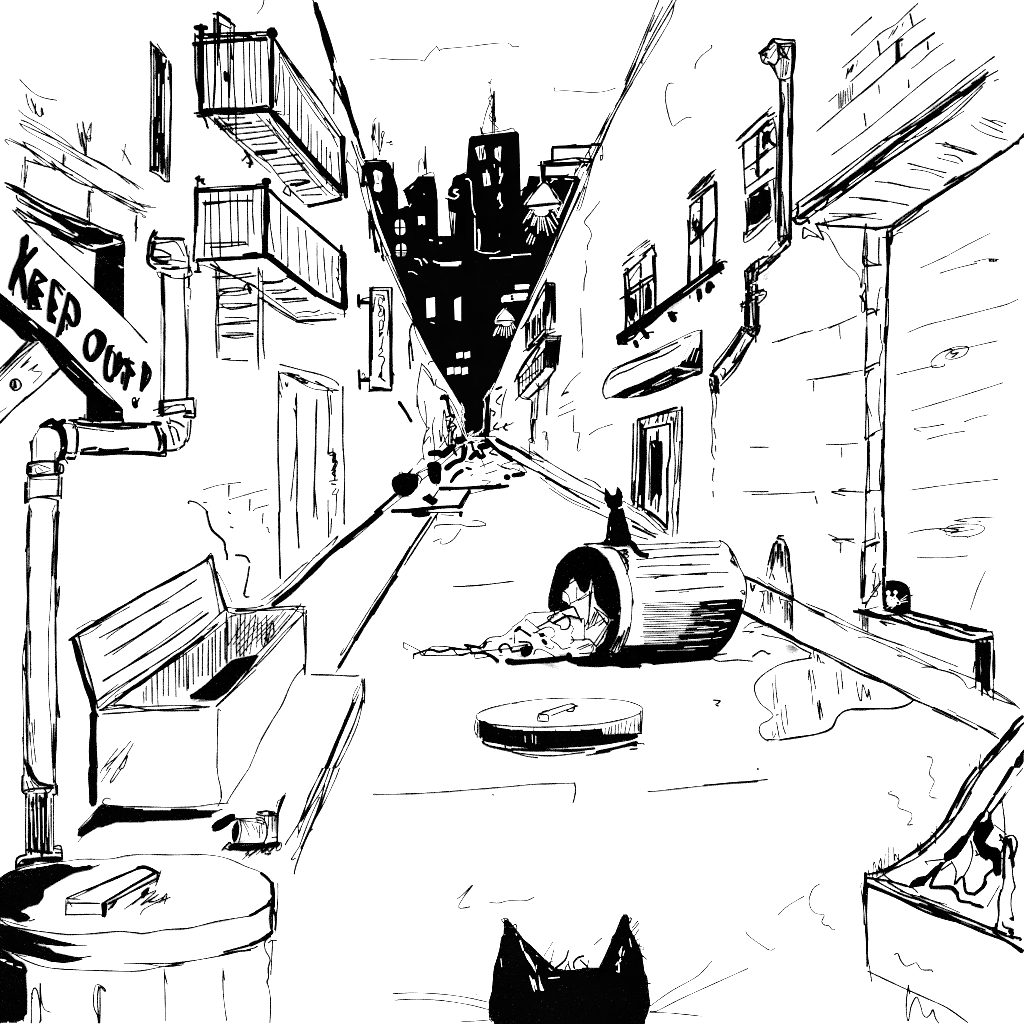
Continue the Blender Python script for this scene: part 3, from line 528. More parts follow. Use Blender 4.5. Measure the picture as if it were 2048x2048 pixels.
p.ink('02', """22 218,0 210,130 207,260; 11 200,270 205,550 205,700 200,850; 6 190,300 200,250; 6 225,0 220,300 215,700 225,1000; 7 232,415 220,500; 7 205,840 180,1020 170,1150 175,1500 180,1932; 12 200,900 200,1200 215,1550; 7 230,900 232,1250; 6 190,1000 190,1200; 6 175,1150 210,1400 225,1600; 14 200,1140 200,1600 210,1932; 7 170,1700 182,1850 200,1932; 6 240,1590 260,1800 272,1890; 6 225,1660 240,1850 245,1905; 6 258,1565 262,1680; 5 240,40 240,0
24 438,0 425,300 420,500; 6 392,0 405,110 400,300; 6 420,0 408,130 398,480; 13 420,500 420,900 425,1200 430,1400 420,1800 415,1932; 6 395,300 380,700 365,950 368,1350 385,1600 398,1932; 6 452,560 430,640 440,720 452,565; 6 435,720 428,790; 12 430,1400 450,1550; 9 405,1600 405,1932; F 190,1932 215,1895 245,1932""")
p.ink('03', """9 182,0 180,60; 14 200,0 215,60; 8 400,0 405,110; 8 418,0 418,110; 12 195,200 195,650; 12 215,235 225,630; 22 245,260 265,630; 14 275,200 270,620; 22 310,230 315,660; 12 300,210 290,500; 26 345,190 365,640; 11 385,230 395,590; 8 405,200 405,620; 10 250,220 235,500; 10 330,230 320,640; 14 230,420 235,650; 8 285,300 282,640; 16 340,200 330,640; 8 220,200 215,640; 20 210,620 390,640; W6 205,230 203,560; W6 262,280 272,520; W6 292,260 298,600; W5 325,300 328,560; W6 362,230 358,520; W6 395,260 396,600; W5 240,330 238,600""")
p.finish()
hp = Part('hopper', LP, 'metal'); c = Vector((A.x, A.y, 0))
hp.loft([circ(c + Vector((0, 0, z)), (r, 0, 0), (0, r, 0), 20) for z, r in ((2.217, .083), (2.265, .102), (2.295, .098), (2.392, .098), (2.42, .083))])
hp.ink('00', "20 1165,1740 1130,1820 1118,1932; 32 1160,1830 1145,1932; 22 1170,1800 1280,1800 1385,1805; 9 1170,1840 1250,1830 1330,1830 1390,1932; 11 1165,1880 1220,1890 1290,1925; 9 1380,1810 1400,1870 1415,1932; 7 1410,1850 1412,1932; 12 1185,1750 1160,1790 1190,1790; 6 1430,1895 1425,1932")
hp.ink('01', "26 1115,0 1125,60 1170,95; 24 1150,20 1200,40 1260,45; 12 1160,10 1280,5; 9 1160,60 1290,65; 8 1220,50 1290,30 1400,45; 12 1220,90 1300,100 1440,85; 6 1290,0 1290,30; 11 1430,85 1450,140 1400,165; 6 1180,120 1230,130 1290,150; 9 1230,130 1300,165 1400,170; 11 1300,85 1350,85; 6 1185,125 1200,160 1230,170; 14 1425,0 1425,230")
hp.finish()
for nm, (z0, z1, cc, r), tt in (
 ('coupling', (1.497, 1.59, A, .081), ('01', "20 1205,1100 1300,1090 1460,1075; 11 1200,1110 1200,1190; 30 1220,1110 1225,1200; 9 1160,1165 1250,1140 1390,1120; 6 1240,1170 1320,1125 1390,1130 1400,1175; 11 1185,1210 1300,1190 1440,1165; 14 1460,1085 1470,1210; 9 1480,1085 1478,1215; 16 1230,1195 1400,1170 1440,1180; 22 1390,1210 1460,1220; 10 1400,1190 1470,1190")),
 ('coupling', (1.235, 1.283, B, .056), ('01', "20 215,1565 320,1550 440,1552; 20 210,1570 205,1640; 32 225,1600 220,1650; 14 440,1570 475,1580 475,1635 440,1640; 20 220,1662 320,1655 435,1645; 30 425,1560 425,1645; 5 240,1590 290,1575 380,1605; 5 265,1600 280,1640 380,1620; 5 290,1595 320,1620; 14 455,1590 450,1640")),
 ('coupling', (.28, .36, B, .057), ('03', "F 200,0 240,0 260,50 300,100 360,118 420,120 400,145 300,140 240,80; 14 170,60 168,180 200,195; 9 215,0 240,90 290,140; 16 420,120 425,195 400,200; 14 170,180 230,160 400,150; 7 250,190 340,190; 9 435,130 437,210; 10 200,100 220,170; 8 230,100 260,170 210,180; 8 330,150 360,190 390,160")),
 ('flange', (ZP + .001, .175, B, .078), ('03', "34 180,700 300,690 450,685; 14 120,760 130,680 200,655; 14 420,590 460,590 470,690; 9 405,605 470,620; 11 130,740 160,700 180,690; 11 420,640 470,640; 20 130,740 250,715"))):
    q = Part(nm, LP, 'metal'); c = Vector((cc.x, cc.y, 0))
    q.loft([circ(c + Vector((0, 0, z)), (r, 0, 0), (0, r, 0), 20) for z in (z0, z1)]); q.ink(*tt); q.finish()
# couplings on the horizontal run
def ring_on(t0, t1, r, tt):
    q = Part('coupling', LP, 'metal'); pa, pb = A.lerp(B, t0), A.lerp(B, t1); a, b = cross_frame(B - A)
    q.loft([circ(x, a * r, b * r, 20) for x in (pa, pb)]); q.ink(*tt); q.finish()
ring_on(.05, .12, .075, ('01', "22 1150,1255 1210,1260; 22 1170,1280 1200,1350 1210,1420 1200,1460; 14 1215,1300 1250,1370 1250,1450; 30 1240,1350 1245,1460 1220,1485"))
ring_on(.78, .9, .056, ('01', "F 310,1300 345,1250 400,1235 460,1258 500,1310 515,1400 510,1480 480,1530 430,1545 440,1500 458,1440 452,1370 430,1320 370,1298; 34 310,1285 370,1250 400,1240; 40 400,1255 440,1265 480,1245; 44 440,1290 480,1350 485,1440 465,1520; 30 440,1530 480,1525; 18 560,1260 585,1330 585,1420 570,1515; 16 540,1245 600,1260; 12 490,1485 560,1490; 22 510,1525 560,1530; 10 495,1540 512,1565; 6 370,1240 460,1260 550,1270 550,1300"))

# dumpster on the left
Yf, Yb = onZ(300, 1608, ZP).y, onZ(600, 1350, ZP).y
x0, x1 = atY(186, 0, Yf).x, atY(440, 0, Yf).x; zt = ZP + (1608 - 1418) * Yf / F
DU = thing('dumpster', 'open metal dumpster with its lid raised against the left wall', 'dumpster', ((x0 + x1) / 2, (Yf + Yb) / 2, ZP))
th = .025
b = Part('body', DU, 'metal'); zb = ZP + .02
b.box((x0, Yf, zb), (x1, Yf + th, zt)); b.box((x0, Yb - th, zb), (x1, Yb, zt)); b.box((x0, Yf + th, zb), (x0 + th, Yb - th, zt)); b.box((x1 - th, Yf + th, zb), (x1, Yb - th, zt))
b.box((x0 + th, Yf + th, zb), (x1 - th, Yb - th, zb + .03))
for fx in (x0 + .03, x1 - .08):
    for fy in (Yf + .03, Yb - .08): b.box((fx, fy, ZP), (fx + .05, fy + .05, zb))
b.ink('02', """12 750,1495 850,1462 970,1462 1100,1490 1300,1500 1500,1497; 8 755,1500 950,1475 1250,1463 1480,1462 1545,1475; 10 775,1525 1000,1510 1250,1490 1580,1468; 5 720,1500 745,1545; 54 705,1530 700,1700 700,1932; 6 725,1500 725,1750 735,1932; 8 1645,1485 1640,1750 1637,1932; 5 1650,1485 1665,1500
8 1715,720 1800,728 1932,722; 16 1780,745 1932,742; 6 1715,750 1800,770 1932,755; 8 1932,1110 1800,1290 1630,1465; 7 1932,1190 1780,1330 1630,1470; 7 1932,1150 1700,1400; 8 1710,760 1715,1000 1712,1135; 5 1720,830 1722,1000
5 985,1730 900,1830 780,1930; 7 1005,1748 900,1932; 6 890,1785 830,1860 780,1932; 5 935,1785 850,1890 810,1932; 6 965,1840 930,1932 895,1932 965,1840; 6 1735,790 1780,780; 6 1725,800 1750,780; 6 1880,1932 1932,1810""")
b.ink('02', ';'.join(f"5 {x},{a} {x + random.randint(-3, 9)},{c}" for x, a, c in ((1085, 1355, 1445), (1105, 1315, 1425), (1148, 1255, 1450), (1187, 1215, 1455), (1238, 1175, 1390), (1275, 1150, 1385), (1325, 1105, 1395), (1355, 1090, 1325), (1387, 1070, 1320), (1407, 1060, 1350), (1427, 1080, 1335), (1457, 1065, 1300), (1498, 1020, 1240), (1532, 990, 1235), (1575, 965, 1230), (1603, 945, 1245), (1627, 900, 1205), (1665, 900, 1165), (1700, 875, 1110), (1745, 790, 1105), (1780, 845, 1090))))
b.ink('02', "5 1795,800 1790,950; 5 1850,770 1840,1090; 5 1815,775 1810,1085; 5 1890,780 1860,1050; 5 1932,770 1885,1070; 4 1855,800 1720,1010; 4 1932,770 1760,1000; 4 1932,830 1780,1020; 4 1932,880 1790,1060; 4 1932,940 1810,1090; F 1430,1380 1470,1360 1550,1300 1680,1180 1750,1115 1932,1075 1932,1120 1850,1210 1720,1360 1630,1420 1440,1415")
b.ink('12', """12 0,740 150,720 300,710 370,715; 7 0,748 200,738 365,738; 7 355,715 365,900 375,1100 370,1230; 11 380,745 378,950 375,1160; 6 360,1150 370,1225; 7 365,760 250,890 120,1040 0,1165; 7 340,690 290,760 150,930 0,1080; 6 360,770 200,920 0,1150; 7 0,1810 40,1720 120,1580 200,1450 260,1310 310,1230 365,1170
5 15,790 5,1020; 6 40,830 45,1000 65,1000 85,840; 7 80,780 85,990 120,820 135,910 110,950; 4 85,780 0,870; 4 130,775 0,910; 4 165,780 0,950; 4 210,740 0,990; 4 225,755 60,960; 5 255,775 110,945; 5 240,820 180,885; F 0,1075 30,1080 0,1115; 5 250,735 330,715; 5 300,745 360,765""")
b.ink('03', "F 668,100 732,100 735,240 720,285 690,292 670,260; 60 700,0 698,150 702,255; 7 1640,0 1645,60 1665,150 1672,220 1645,290; 6 835,235 800,227 775,250 790,275 880,285 1150,293 1430,293 1600,273 1725,265; 6 1710,265 1760,180 1880,0; 5 775,0 755,40; 5 835,0 765,105; 5 815,0 800,20; 6 920,0 850,100 830,105 890,0")
b.finish()
l = Part('lid', DU, 'metal'); a = atY(*T('02', 530, 955), Yf); c = atY(*T('02', 1598, 325), Yb)
hf, hb = Vector((x0, Yf, zt + .004)), Vector((x0, Yb, zt + .004))
l.prism([hf, hb, c, a], (-.018, 0, .006))
l.ink('02', """22 525,965 600,915 760,815; 20 760,815 900,730 1100,610; 18 1100,610 1300,510 1480,410 1595,335; 5 575,885 700,815 720,820 900,720 1180,560 1390,445; 6 590,945 680,910 765,850; 5 700,870 980,715
6 1565,395 1570,365 1600,440 1640,650 1660,770; 6 1595,310 1600,345 1640,480 1690,660 1725,760; 14 1605,330 1630,480 1680,640 1715,745; 9 1615,380 1660,600 1700,740; 4 1640,450 1700,560 1750,680; 6 1590,310 1560,345
9 750,950 1000,815 1250,665 1485,510; 5 805,960 850,920 1050,790 1270,675; 10 790,1085 1000,960 1250,800 1520,645; 5 850,1078 1050,940 1220,830; 5 1340,740 1520,650; 13 780,1275 1000,1140 1250,990 1570,762; 5 960,1160 1250,960 1530,750
44 560,975 590,1080 620,1200 650,1300 690,1400 705,1490; 7 590,910 620,1050 680,1230 740,1470; 6 600,950 650,1150 720,1400 735,1480; 9 705,1445 900,1320 1200,1130 1450,960 1660,770 1700,740; 28 880,1395 1050,1300 1250,1150 1400,1040 1530,945; 12 760,1495 900,1400 1100,1270; 12 1530,945 1640,850; 5 740,1480 900,1340 1120,1190; 6 860,1450 1100,1270 1400,1070 1720,815; 5 1565,890 1655,830; 5 740,1420 800,1370 895,1298""")
l.finish()

# blade sign
Ys = XL * F / (717 - U0)
HS = thing('hanging_sign', 'tall narrow sign with scribbled vertical lettering on two wall brackets', 'sign', (XL + .3, Ys, 2.7))
s = Part('panel', HS, 'wood'); a, c = atY(738, 574, Ys), atY(785, 783, Ys)
s.box((a.x, Ys, c.z), (c.x, Ys + .12, a.z))
s.ink('11', """9 855,240 950,238 1025,238; 9 855,260 1000,260; 9 860,245 855,600 855,1020; 7 875,250 880,780; 14 865,250 868,900; 6 900,310 885,420; 14 995,260 1010,500 1015,980; 13 1025,240 1025,600 1025,1010; 7 1000,300 1005,450 990,600; 12 855,1010 950,1005 1025,1010; 16 880,990 960,1000 980,1015; 7 850,1025 880,1020 1020,1020; 6 1035,880 1050,905; 6 883,225 883,260
7 905,292 960,300 970,340 935,310 925,360 945,420; 8 920,370 960,385 955,450 920,450 945,400; 8 930,610 935,490 960,495 955,550 930,560; 8 935,605 960,570 935,590; 8 960,610 945,700; 8 930,710 945,690 955,720 920,755 960,760 970,790 950,830 950,910; 9 925,915 945,870 940,915 975,945; 6 970,400 970,490; 5 968,300 950,360; 6 1015,600 1018,900; 8 1035,880 1035,965""")
s.finish()
for v0, tx in ((348, "20 775,295 778,380; 20 790,340 855,350; 11 800,325 860,310; 9 765,348 790,350; 5 775,380 790,400"), (936, "20 778,865 785,1000; 20 790,935 855,940; 7 800,900 810,880 825,920 790,950; 8 815,920 850,920")):
    q = Part('bracket', HS, 'ink'); u, v = T('11', 790, v0); z = atY(u, v, Ys).z
    q.tube([(XL - .005, Ys + .05, z), (a.x + .01, Ys + .05, z)], .03, 8); q.ink('11', tx); q.finish()
# ================================================================== BINS AND RUBBISH
# two food tins by the pavement edge
Yt = onZ(470, 1690, ZP).y; k = Yt / F
c0 = atY(*T('03', 1775, 480), Yt + .02); r = 90 * .265 * k
TC = thing('tin_can', 'open tin can lying on its side beside the dumpster', 'tin can', (c0.x, Yt, ZP), 'food tins on the raised pavement')
b = Part('can_body', TC, 'metal'); zc = ZP + r; L = 230 * .265 * k
b.loft([circ((c0.x + t, Yt + .02 + t * .3, zc), (-.3 * r, r * .9, 0), (0, 0, r), 20) for t in (0, .01, L)], cap0=False)
b.ink('03', "F 1745,470 1765,420 1795,395 1808,440 1805,500 1785,550 1765,570 1748,530; 7 1810,390 1822,470 1800,570; 9 1785,385 1932,378; 6 1810,395 1932,410; 5 1830,400 1870,480 1880,515; 5 1850,410 1875,450; 5 1900,420 1925,470; 14 1760,575 1932,570")
b.ink('13', "9 0,375 50,380 78,430 82,510 60,560; 6 0,400 40,395 60,415; 5 0,440 15,490; 5 40,420 50,495; 5 25,435 28,525; 18 0,572 60,568; 6 0,385 50,400; 6 10,410 60,425")
b.finish()
q = Part('can_lid', TC, 'ink'); e = atY(*T('03', 1690, 415), Yt)
f0 = Vector((c0.x, Yt + .02, zc + r)); ax = (e - f0)
q.prism(circ(f0 + ax, ax, (0, r * .8, ax.z * 0 + .2 * r), 18), (0, 0, .003)); q.ink('03', "F 1600,445 1640,405 1700,380 1775,378 1785,395 1700,430 1650,450; 7 1600,440 1640,400 1720,372 1790,378; 10 1600,450 1640,460 1665,445"); q.finish()
Yt2 = Yt + .06; k = Yt2 / F; c1 = atY(*T('13', 82, 340), Yt2); r = 80 * .265 * k; z1 = c1.z
T2 = thing('tin_can', 'standing tin can with its lid bent up, behind the lying tin', 'tin can', (c1.x, Yt2, ZP), 'food tins on the raised pavement')
b = Part('can_body', T2, 'metal'); b.loft([circ((c1.x, Yt2, z), (r, 0, 0), (0, r, 0), 20) for z in (ZP, (ZP + z1) / 2, z1)])
b.ink('13', "F 0,335 10,320 80,315 140,325 160,345 130,355 60,352; 14 165,350 163,450 160,550; 5 65,370 65,400; 5 95,370 93,460; 5 122,365 123,480; 6 150,365 140,400; 6 120,525 160,520; 14 85,572 160,560; 7 0,345 60,360 160,358"); b.finish()
q = Part('can_lid', T2, 'ink'); h = atY(*T('13', 165, 350), Yt2); t = atY(*T('13', 222, 200), Yt2)
q.prism([h + Vector((0, -r * .8, 0)), h + Vector((0, r * .8, 0)), t + Vector((0, r * .5, 0)), t + Vector((0, -r * .5, 0))], (-.004, 0, 0)); q.ink('13', "F 155,350 160,300 185,225 210,198 230,205 200,280 175,350; 6 155,290 165,250 180,240"); q.finish()

# foreground bin at the lower left
Yc = 1.3; ctr = atY(266, 1788, Yc); rx, ry = 281 * Yc / F, .125
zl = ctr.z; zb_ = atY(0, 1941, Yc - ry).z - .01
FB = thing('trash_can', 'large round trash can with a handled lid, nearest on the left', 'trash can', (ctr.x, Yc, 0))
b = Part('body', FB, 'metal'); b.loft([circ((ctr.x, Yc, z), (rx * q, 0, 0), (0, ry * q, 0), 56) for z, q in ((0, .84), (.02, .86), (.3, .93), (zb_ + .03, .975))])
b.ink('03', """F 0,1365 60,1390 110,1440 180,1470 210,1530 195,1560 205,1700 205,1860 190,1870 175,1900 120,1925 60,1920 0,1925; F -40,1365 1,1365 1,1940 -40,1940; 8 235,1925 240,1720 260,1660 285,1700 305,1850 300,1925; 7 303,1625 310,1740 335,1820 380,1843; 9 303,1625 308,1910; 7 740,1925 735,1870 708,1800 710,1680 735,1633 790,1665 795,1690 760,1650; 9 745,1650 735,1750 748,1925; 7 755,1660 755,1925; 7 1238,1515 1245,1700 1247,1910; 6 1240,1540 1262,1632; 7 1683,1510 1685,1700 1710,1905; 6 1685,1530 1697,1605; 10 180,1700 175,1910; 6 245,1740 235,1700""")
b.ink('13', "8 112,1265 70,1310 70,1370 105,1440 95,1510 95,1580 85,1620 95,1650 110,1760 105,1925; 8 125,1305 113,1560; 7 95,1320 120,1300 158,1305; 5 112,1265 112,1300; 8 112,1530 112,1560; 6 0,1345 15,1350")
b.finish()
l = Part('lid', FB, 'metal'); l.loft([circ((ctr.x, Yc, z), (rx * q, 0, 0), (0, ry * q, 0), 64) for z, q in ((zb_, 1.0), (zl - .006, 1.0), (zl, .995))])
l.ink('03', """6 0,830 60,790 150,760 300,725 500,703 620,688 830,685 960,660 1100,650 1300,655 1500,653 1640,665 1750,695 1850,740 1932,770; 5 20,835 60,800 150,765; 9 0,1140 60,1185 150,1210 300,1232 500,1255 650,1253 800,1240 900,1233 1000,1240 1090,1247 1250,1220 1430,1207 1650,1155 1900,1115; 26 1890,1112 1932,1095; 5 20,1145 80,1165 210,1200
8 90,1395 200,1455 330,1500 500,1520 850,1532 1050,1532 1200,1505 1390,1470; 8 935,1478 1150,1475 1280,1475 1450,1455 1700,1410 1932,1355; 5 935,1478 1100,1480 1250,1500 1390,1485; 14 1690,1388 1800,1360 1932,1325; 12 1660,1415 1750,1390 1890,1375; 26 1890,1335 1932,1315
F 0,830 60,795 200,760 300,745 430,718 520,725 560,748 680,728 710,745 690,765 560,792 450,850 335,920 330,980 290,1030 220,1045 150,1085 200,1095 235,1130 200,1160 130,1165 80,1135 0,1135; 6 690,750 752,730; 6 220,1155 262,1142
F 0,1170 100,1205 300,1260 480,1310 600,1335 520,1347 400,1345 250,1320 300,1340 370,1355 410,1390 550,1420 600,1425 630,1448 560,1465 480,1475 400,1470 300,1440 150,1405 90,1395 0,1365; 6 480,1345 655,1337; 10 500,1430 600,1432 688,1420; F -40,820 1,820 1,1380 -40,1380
6 940,1063 1080,960 1000,1030; 6 940,1063 1060,980 1180,925 1060,1035 1200,950 1120,1010 1180,1000 1240,970 1200,1020 1260,945 1240,1025; 6 1285,975 1150,1030 1080,1070 1060,1105; F 1065,940 1110,900 1135,900 1120,940 1085,985 1062,975; 5 90,1400 200,1425""")  # scribble and last fill ink the handle's shadow on the lid
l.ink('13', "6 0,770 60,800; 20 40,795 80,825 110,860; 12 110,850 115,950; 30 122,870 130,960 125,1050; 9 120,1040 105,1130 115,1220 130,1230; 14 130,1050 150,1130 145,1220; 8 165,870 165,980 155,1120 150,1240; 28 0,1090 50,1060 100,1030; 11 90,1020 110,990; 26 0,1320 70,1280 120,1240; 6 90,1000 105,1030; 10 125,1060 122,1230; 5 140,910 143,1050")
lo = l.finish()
hh = Part('handle', lo, 'metal'); hz = zl + .022
pts = [onZ(u, v, hz) for u, v in (T('03', 503, 990), T('03', 775, 1022), T('03', 1195, 792), T('03', 1065, 752))]
hh.prism(pts, (0, 0, -.022))
hh.ink('03', "20 505,985 650,925 850,840 1050,755; 26 1040,755 1100,750 1190,790; 7 500,985 605,990; 9 500,990 495,1110; 12 510,1020 750,1022; 9 500,1105 600,1105 750,1105 790,1125; 26 795,1030 790,1110; 12 770,1025 775,1120; 14 775,1020 950,920 1170,795; 6 800,1000 1000,880 1160,785; 14 820,1025 1000,930 1190,830; 9 1215,775 1195,840 1175,890; 10 820,1070 880,1000; 6 845,1060 880,1010; 12 1190,800 1185,860; 6 520,1010 545,1050; 6 1130,880 1190,850")
hh.finish()

# overturned bin, with rubbish spilling out
A = Vector((.729, 4.69, .362)); B = Vector((1.548, 4.9, .345)); rA, rB = .358, .348
n = Vector((-.797, -.605, 0)); hx = Vector((-.605, .797, 0)); up = Vector((0, 0, 1))
TB = thing('trash_can', 'dented metal trash can tipped on its side with a black mouth', 'trash can', (1.1, 4.8, 0))
b = Part('body', TB, 'metal'); dn = (B - A).normalized()
ts = (0, .12, .125, .5, 1)
ring = lambda t, q=1.0: circ(A.lerp(B, t), hx * (rA + (rB - rA) * t) * q, up * (rA + (rB - rA) * t) * q, 56)
b.loft([ring(.97, .94), ring(0.0, .94), ring(0, 1), ring(.2, 1.0), ring(.6, 1.0), ring(1, 1)])
b.ink('22', """5 915,243 1100,240 1300,230 1575,220; 6 940,290 1250,270 1565,265; 5 940,358 1000,355 1150,340; 10 1070,345 1300,328 1560,318; 7 950,420 1000,410 1250,402 1490,397; 5 1270,393 1355,390; 7 940,495 1150,485 1400,462 1632,455; 6 990,468 1200,475 1470,470; 10 1085,600 1250,590 1450,572 1595,563; 5 1260,607 1335,600; 6 1120,485 1075,505; 8 1460,568 1595,565
30 1430,690 1700,668; 22 1430,722 1680,745; 30 1390,842 1680,852; 18 1450,800 1680,790; 24 1270,945 1600,930; 28 1260,995 1580,985; 30 1000,1080 1250,1068 1520,1065; 44 620,1085 1100,1085 1530,1058
9 1570,215 1620,245 1680,330 1720,420 1755,490 1770,560 1765,660 1745,740; 26 1725,670 1710,780 1660,900 1600,990 1535,1045; 14 1740,730 1660,930 1560,1050; 6 1565,215 1580,240 1560,262; 6 1640,280 1670,330 1650,360 1690,400 1700,420; 8 1725,600 1750,590 1755,625 1735,610; 14 1650,365 1690,400; 6 1640,290 1700,410
10 545,243 690,232; 8 640,240 740,238; 7 700,265 780,280 840,380 880,490 905,600 905,720 895,850 860,980 800,1060; 7 670,270 740,270 800,290 870,280 840,310 885,330 850,360 880,400 865,470; 12 800,300 850,340 880,430; 8 820,290 880,300 830,330 880,370 850,390; 8 540,243 600,265; 6 905,630 918,680 908,710""")
b.ink('22', hor(672, 1045, (985, 985), (1700, 1540), 21, 4.5))  # hatch lines draw the shade on the can's lower side
b.ink('22', hor(690, 1040, (1400, 1300), (1690, 1550), 14, 9, 16))
b.ink('22', hor(1000, 1075, (830, 800), (1500, 1520), 8, 8))
b.ink('22', ';'.join(f"5 {random.randint(1520, 1600)},{y} {random.randint(1520, 1600)},{y + 60} {random.randint(1530, 1600)},{y + 90}" for y in (730, 770, 800, 850, 880, 900)))
b.ink('22', """F 545,258 640,275 720,350 780,470 815,600 822,720 800,780 775,800 745,815 700,760 640,700 620,640 610,540 598,500 585,580 550,615 510,590 485,530 462,497 440,520 430,570 400,592 385,595 383,665 420,680 435,710 400,725 340,725 320,745 290,750 270,720 272,640 300,520 335,400 420,310 500,265
F 1640,660 1745,660 1735,740 1690,850 1640,940 1540,1048 1400,1052 1330,1045 1420,1020 1480,990 1400,985 1500,940 1440,930 1540,900 1480,860 1400,845 1560,820 1480,790 1590,760 1450,735 1600,705 1480,690; 40 790,790 770,900 720,1000 660,1050; 22 760,830 720,960 640,1040; 30 600,1080 700,1050 760,1070; 9 850,895 800,1040; 7 830,930 770,1060; 8 870,900 820,1040; 14 810,940 750,1050; 7 750,820 690,1000; 5 730,830 600,1020; 6 745,830 650,1000; 30 800,790 780,900; 20 790,900 720,1040; 8 430,545 385,600; 6 820,720 800,900 740,1030; 10 880,870 830,1010; W5 1480,700 1620,690; W5 1430,780 1600,770; W4 1560,740 1680,735; W5 1400,880 1560,868; W4 1500,820 1640,815; W5 1380,910 1520,903; W4 1330,965 1500,955; W5 1300,1020 1480,1012; W4 1560,900 1620,880; W4 1520,955 1580,945; W4 1600,830 1650,822; W5 1100,1048 1380,1040""")  # second fill deepens the inked shade at the can's right
b.finish()

# spilled rubbish: a lumpy heap
GH = Part('rubbish_heap', m='white', loc=(.45, 4.55, 0))
pc = []
for u, v, rpx, dy in ((1165, 1250, 40, .12), (1120, 1262, 46, .0), (1085, 1280, 40, -.05), (1050, 1290, 32, -.05), (1010, 1300, 20, -.05), (960, 1304, 12, -.03), (900, 1303, 9, -.02), (850, 1300, 7, 0), (1150, 1200, 26, .2), (1175, 1190, 24, .22), (1140, 1290, 34, -.08), (1130, 1210, 20, .18)):
    Y = 4.5 + dy; pc.append(('e', atY(u, v, Y), (rpx * Y / F, rpx * Y / F * .9, rpx * Y / F * .8)))
GH = blob('rubbish_heap', None, pc, .02, 'white', loc=(.45, 4.5, 0), smooth=3)
for v in GH.v: v.z = max(v.z, .004)
GH.eps = .008; GH.extra = 1.7
GH.ink('22', """5 0,870 70,820 120,770 200,757 290,755; 6 105,825 110,810 200,880 215,885; 9 190,870 280,820 300,780 265,800 310,840 365,860 370,885 420,880 440,830 420,790 380,765; 11 300,780 440,720 470,720 490,760 525,830; 15 310,840 400,790 440,785 525,810; 5 530,805 545,810 545,950; 5 150,905 220,920 260,940; 12 210,925 240,920 235,935 215,935; 26 235,970 255,990; 15 20,900 60,885 140,935; 24 30,895 60,870; 6 15,910 20,990; 5 165,915 260,870 310,880 325,930 290,960 345,1000 380,1035 440,1020; 5 250,1015 300,1035 315,1015; 5 440,850 465,880 445,920; 5 445,935 470,970 440,995; 6 445,965 550,965; 9 550,955 530,970 580,960 635,1015; 6 635,1015 690,940; 5 490,1030 580,995; 5 510,1040 600,1000; 6 510,1070 600,1060 615,1020
7 0,1020 120,1000; 14 55,980 130,985 155,1030; 42 80,1040 130,1030 120,1060 90,1070; 12 0,1055 60,1045; 6 165,1075 180,1040 230,1040 330,1095; 28 0,1130 100,1125 250,1115 400,1100; 40 430,1080 435,1115; 24 430,1120 500,1125 600,1120
5 385,595 425,630 440,700; 5 490,570 490,660 520,660 610,605; 5 440,690 500,660 560,620; 6 585,600 580,780 555,860; 6 605,540 590,700 575,850; 5 625,755 565,890; 5 640,760 600,850; 5 655,770 620,860; 5 700,820 655,860; 6 715,850 725,800 620,720; 8 620,720 720,850; 5 440,540 480,510; 5 300,720 320,760; 5 290,750 330,710 310,800; 10 290,750 400,725 435,705; 5 560,890 700,800""")
GH.ink('12', """5 1115,985 1240,1050 1270,1075; 6 1115,985 1112,1020 1145,1040; 15 1190,1075 1280,1045 1330,1040 1385,1055 1480,1030; 6 1270,1075 1320,1020 1420,1015 1560,1035; 7 1240,1050 1250,1080 1400,1082 1530,1078 1620,1060; 5 1490,1040 1535,1085 1600,1070; 11 1190,1075 1190,1105; 22 1580,1005 1650,1015 1710,1025 1735,985; 12 1585,1010 1625,1050; 6 1735,985 1780,975; 6 1560,1035 1680,1015 1760,950 1860,935 1932,880; 22 1625,1065 1720,1065 1780,1090 1825,1125; 16 1850,1055 1835,1030 1860,1000 1900,1000 1925,1040; 7 1700,1050 1932,1030; 6 1655,1070 1655,1105 1760,1090; 5 1830,1080 1860,1085; 40 1900,1122 1932,1125; 10 1480,1035 1620,1040; 5 1910,960 1932,950""")
GH.finish(label='pale heap of tangled rubbish spilling from the tipped trash can', cat='rubbish', kind='stuff')

# lid on the ground
Yl = 3.65; cl = onZ(1120, 1432, .09); Yl = cl.y; rx = 166 * Yl / F
GL = thing('loose_lid', 'round trash can lid with a bar handle lying in the alley', 'lid', (cl.x, Yl, 0))
d = Part('disc', GL, 'metal'); ry = rx * .5
d.loft([circ((cl.x, Yl, z), (rx * q, 0, 0), (0, ry * q, 0), 64) for z, q in ((.001, .97), (.02, 1), (.086, 1), (.09, .99))])
d.ink('12', "6 1932,1440 1780,1475 1690,1510 1662,1540 1680,1575 1760,1598 1932,1615; F 1690,1575 1740,1580 1800,1620 1932,1640 1932,1775 1800,1745 1710,1735; 16 1710,1735 1760,1765 1932,1800; 6 1660,1570 1648,1630 1660,1680; 6 1670,1590 1668,1700; 14 1690,1575 1695,1700; 6 1810,1605 1812,1640;  7 1880,1765 1884,1790; 30 1740,1600 1760,1720")
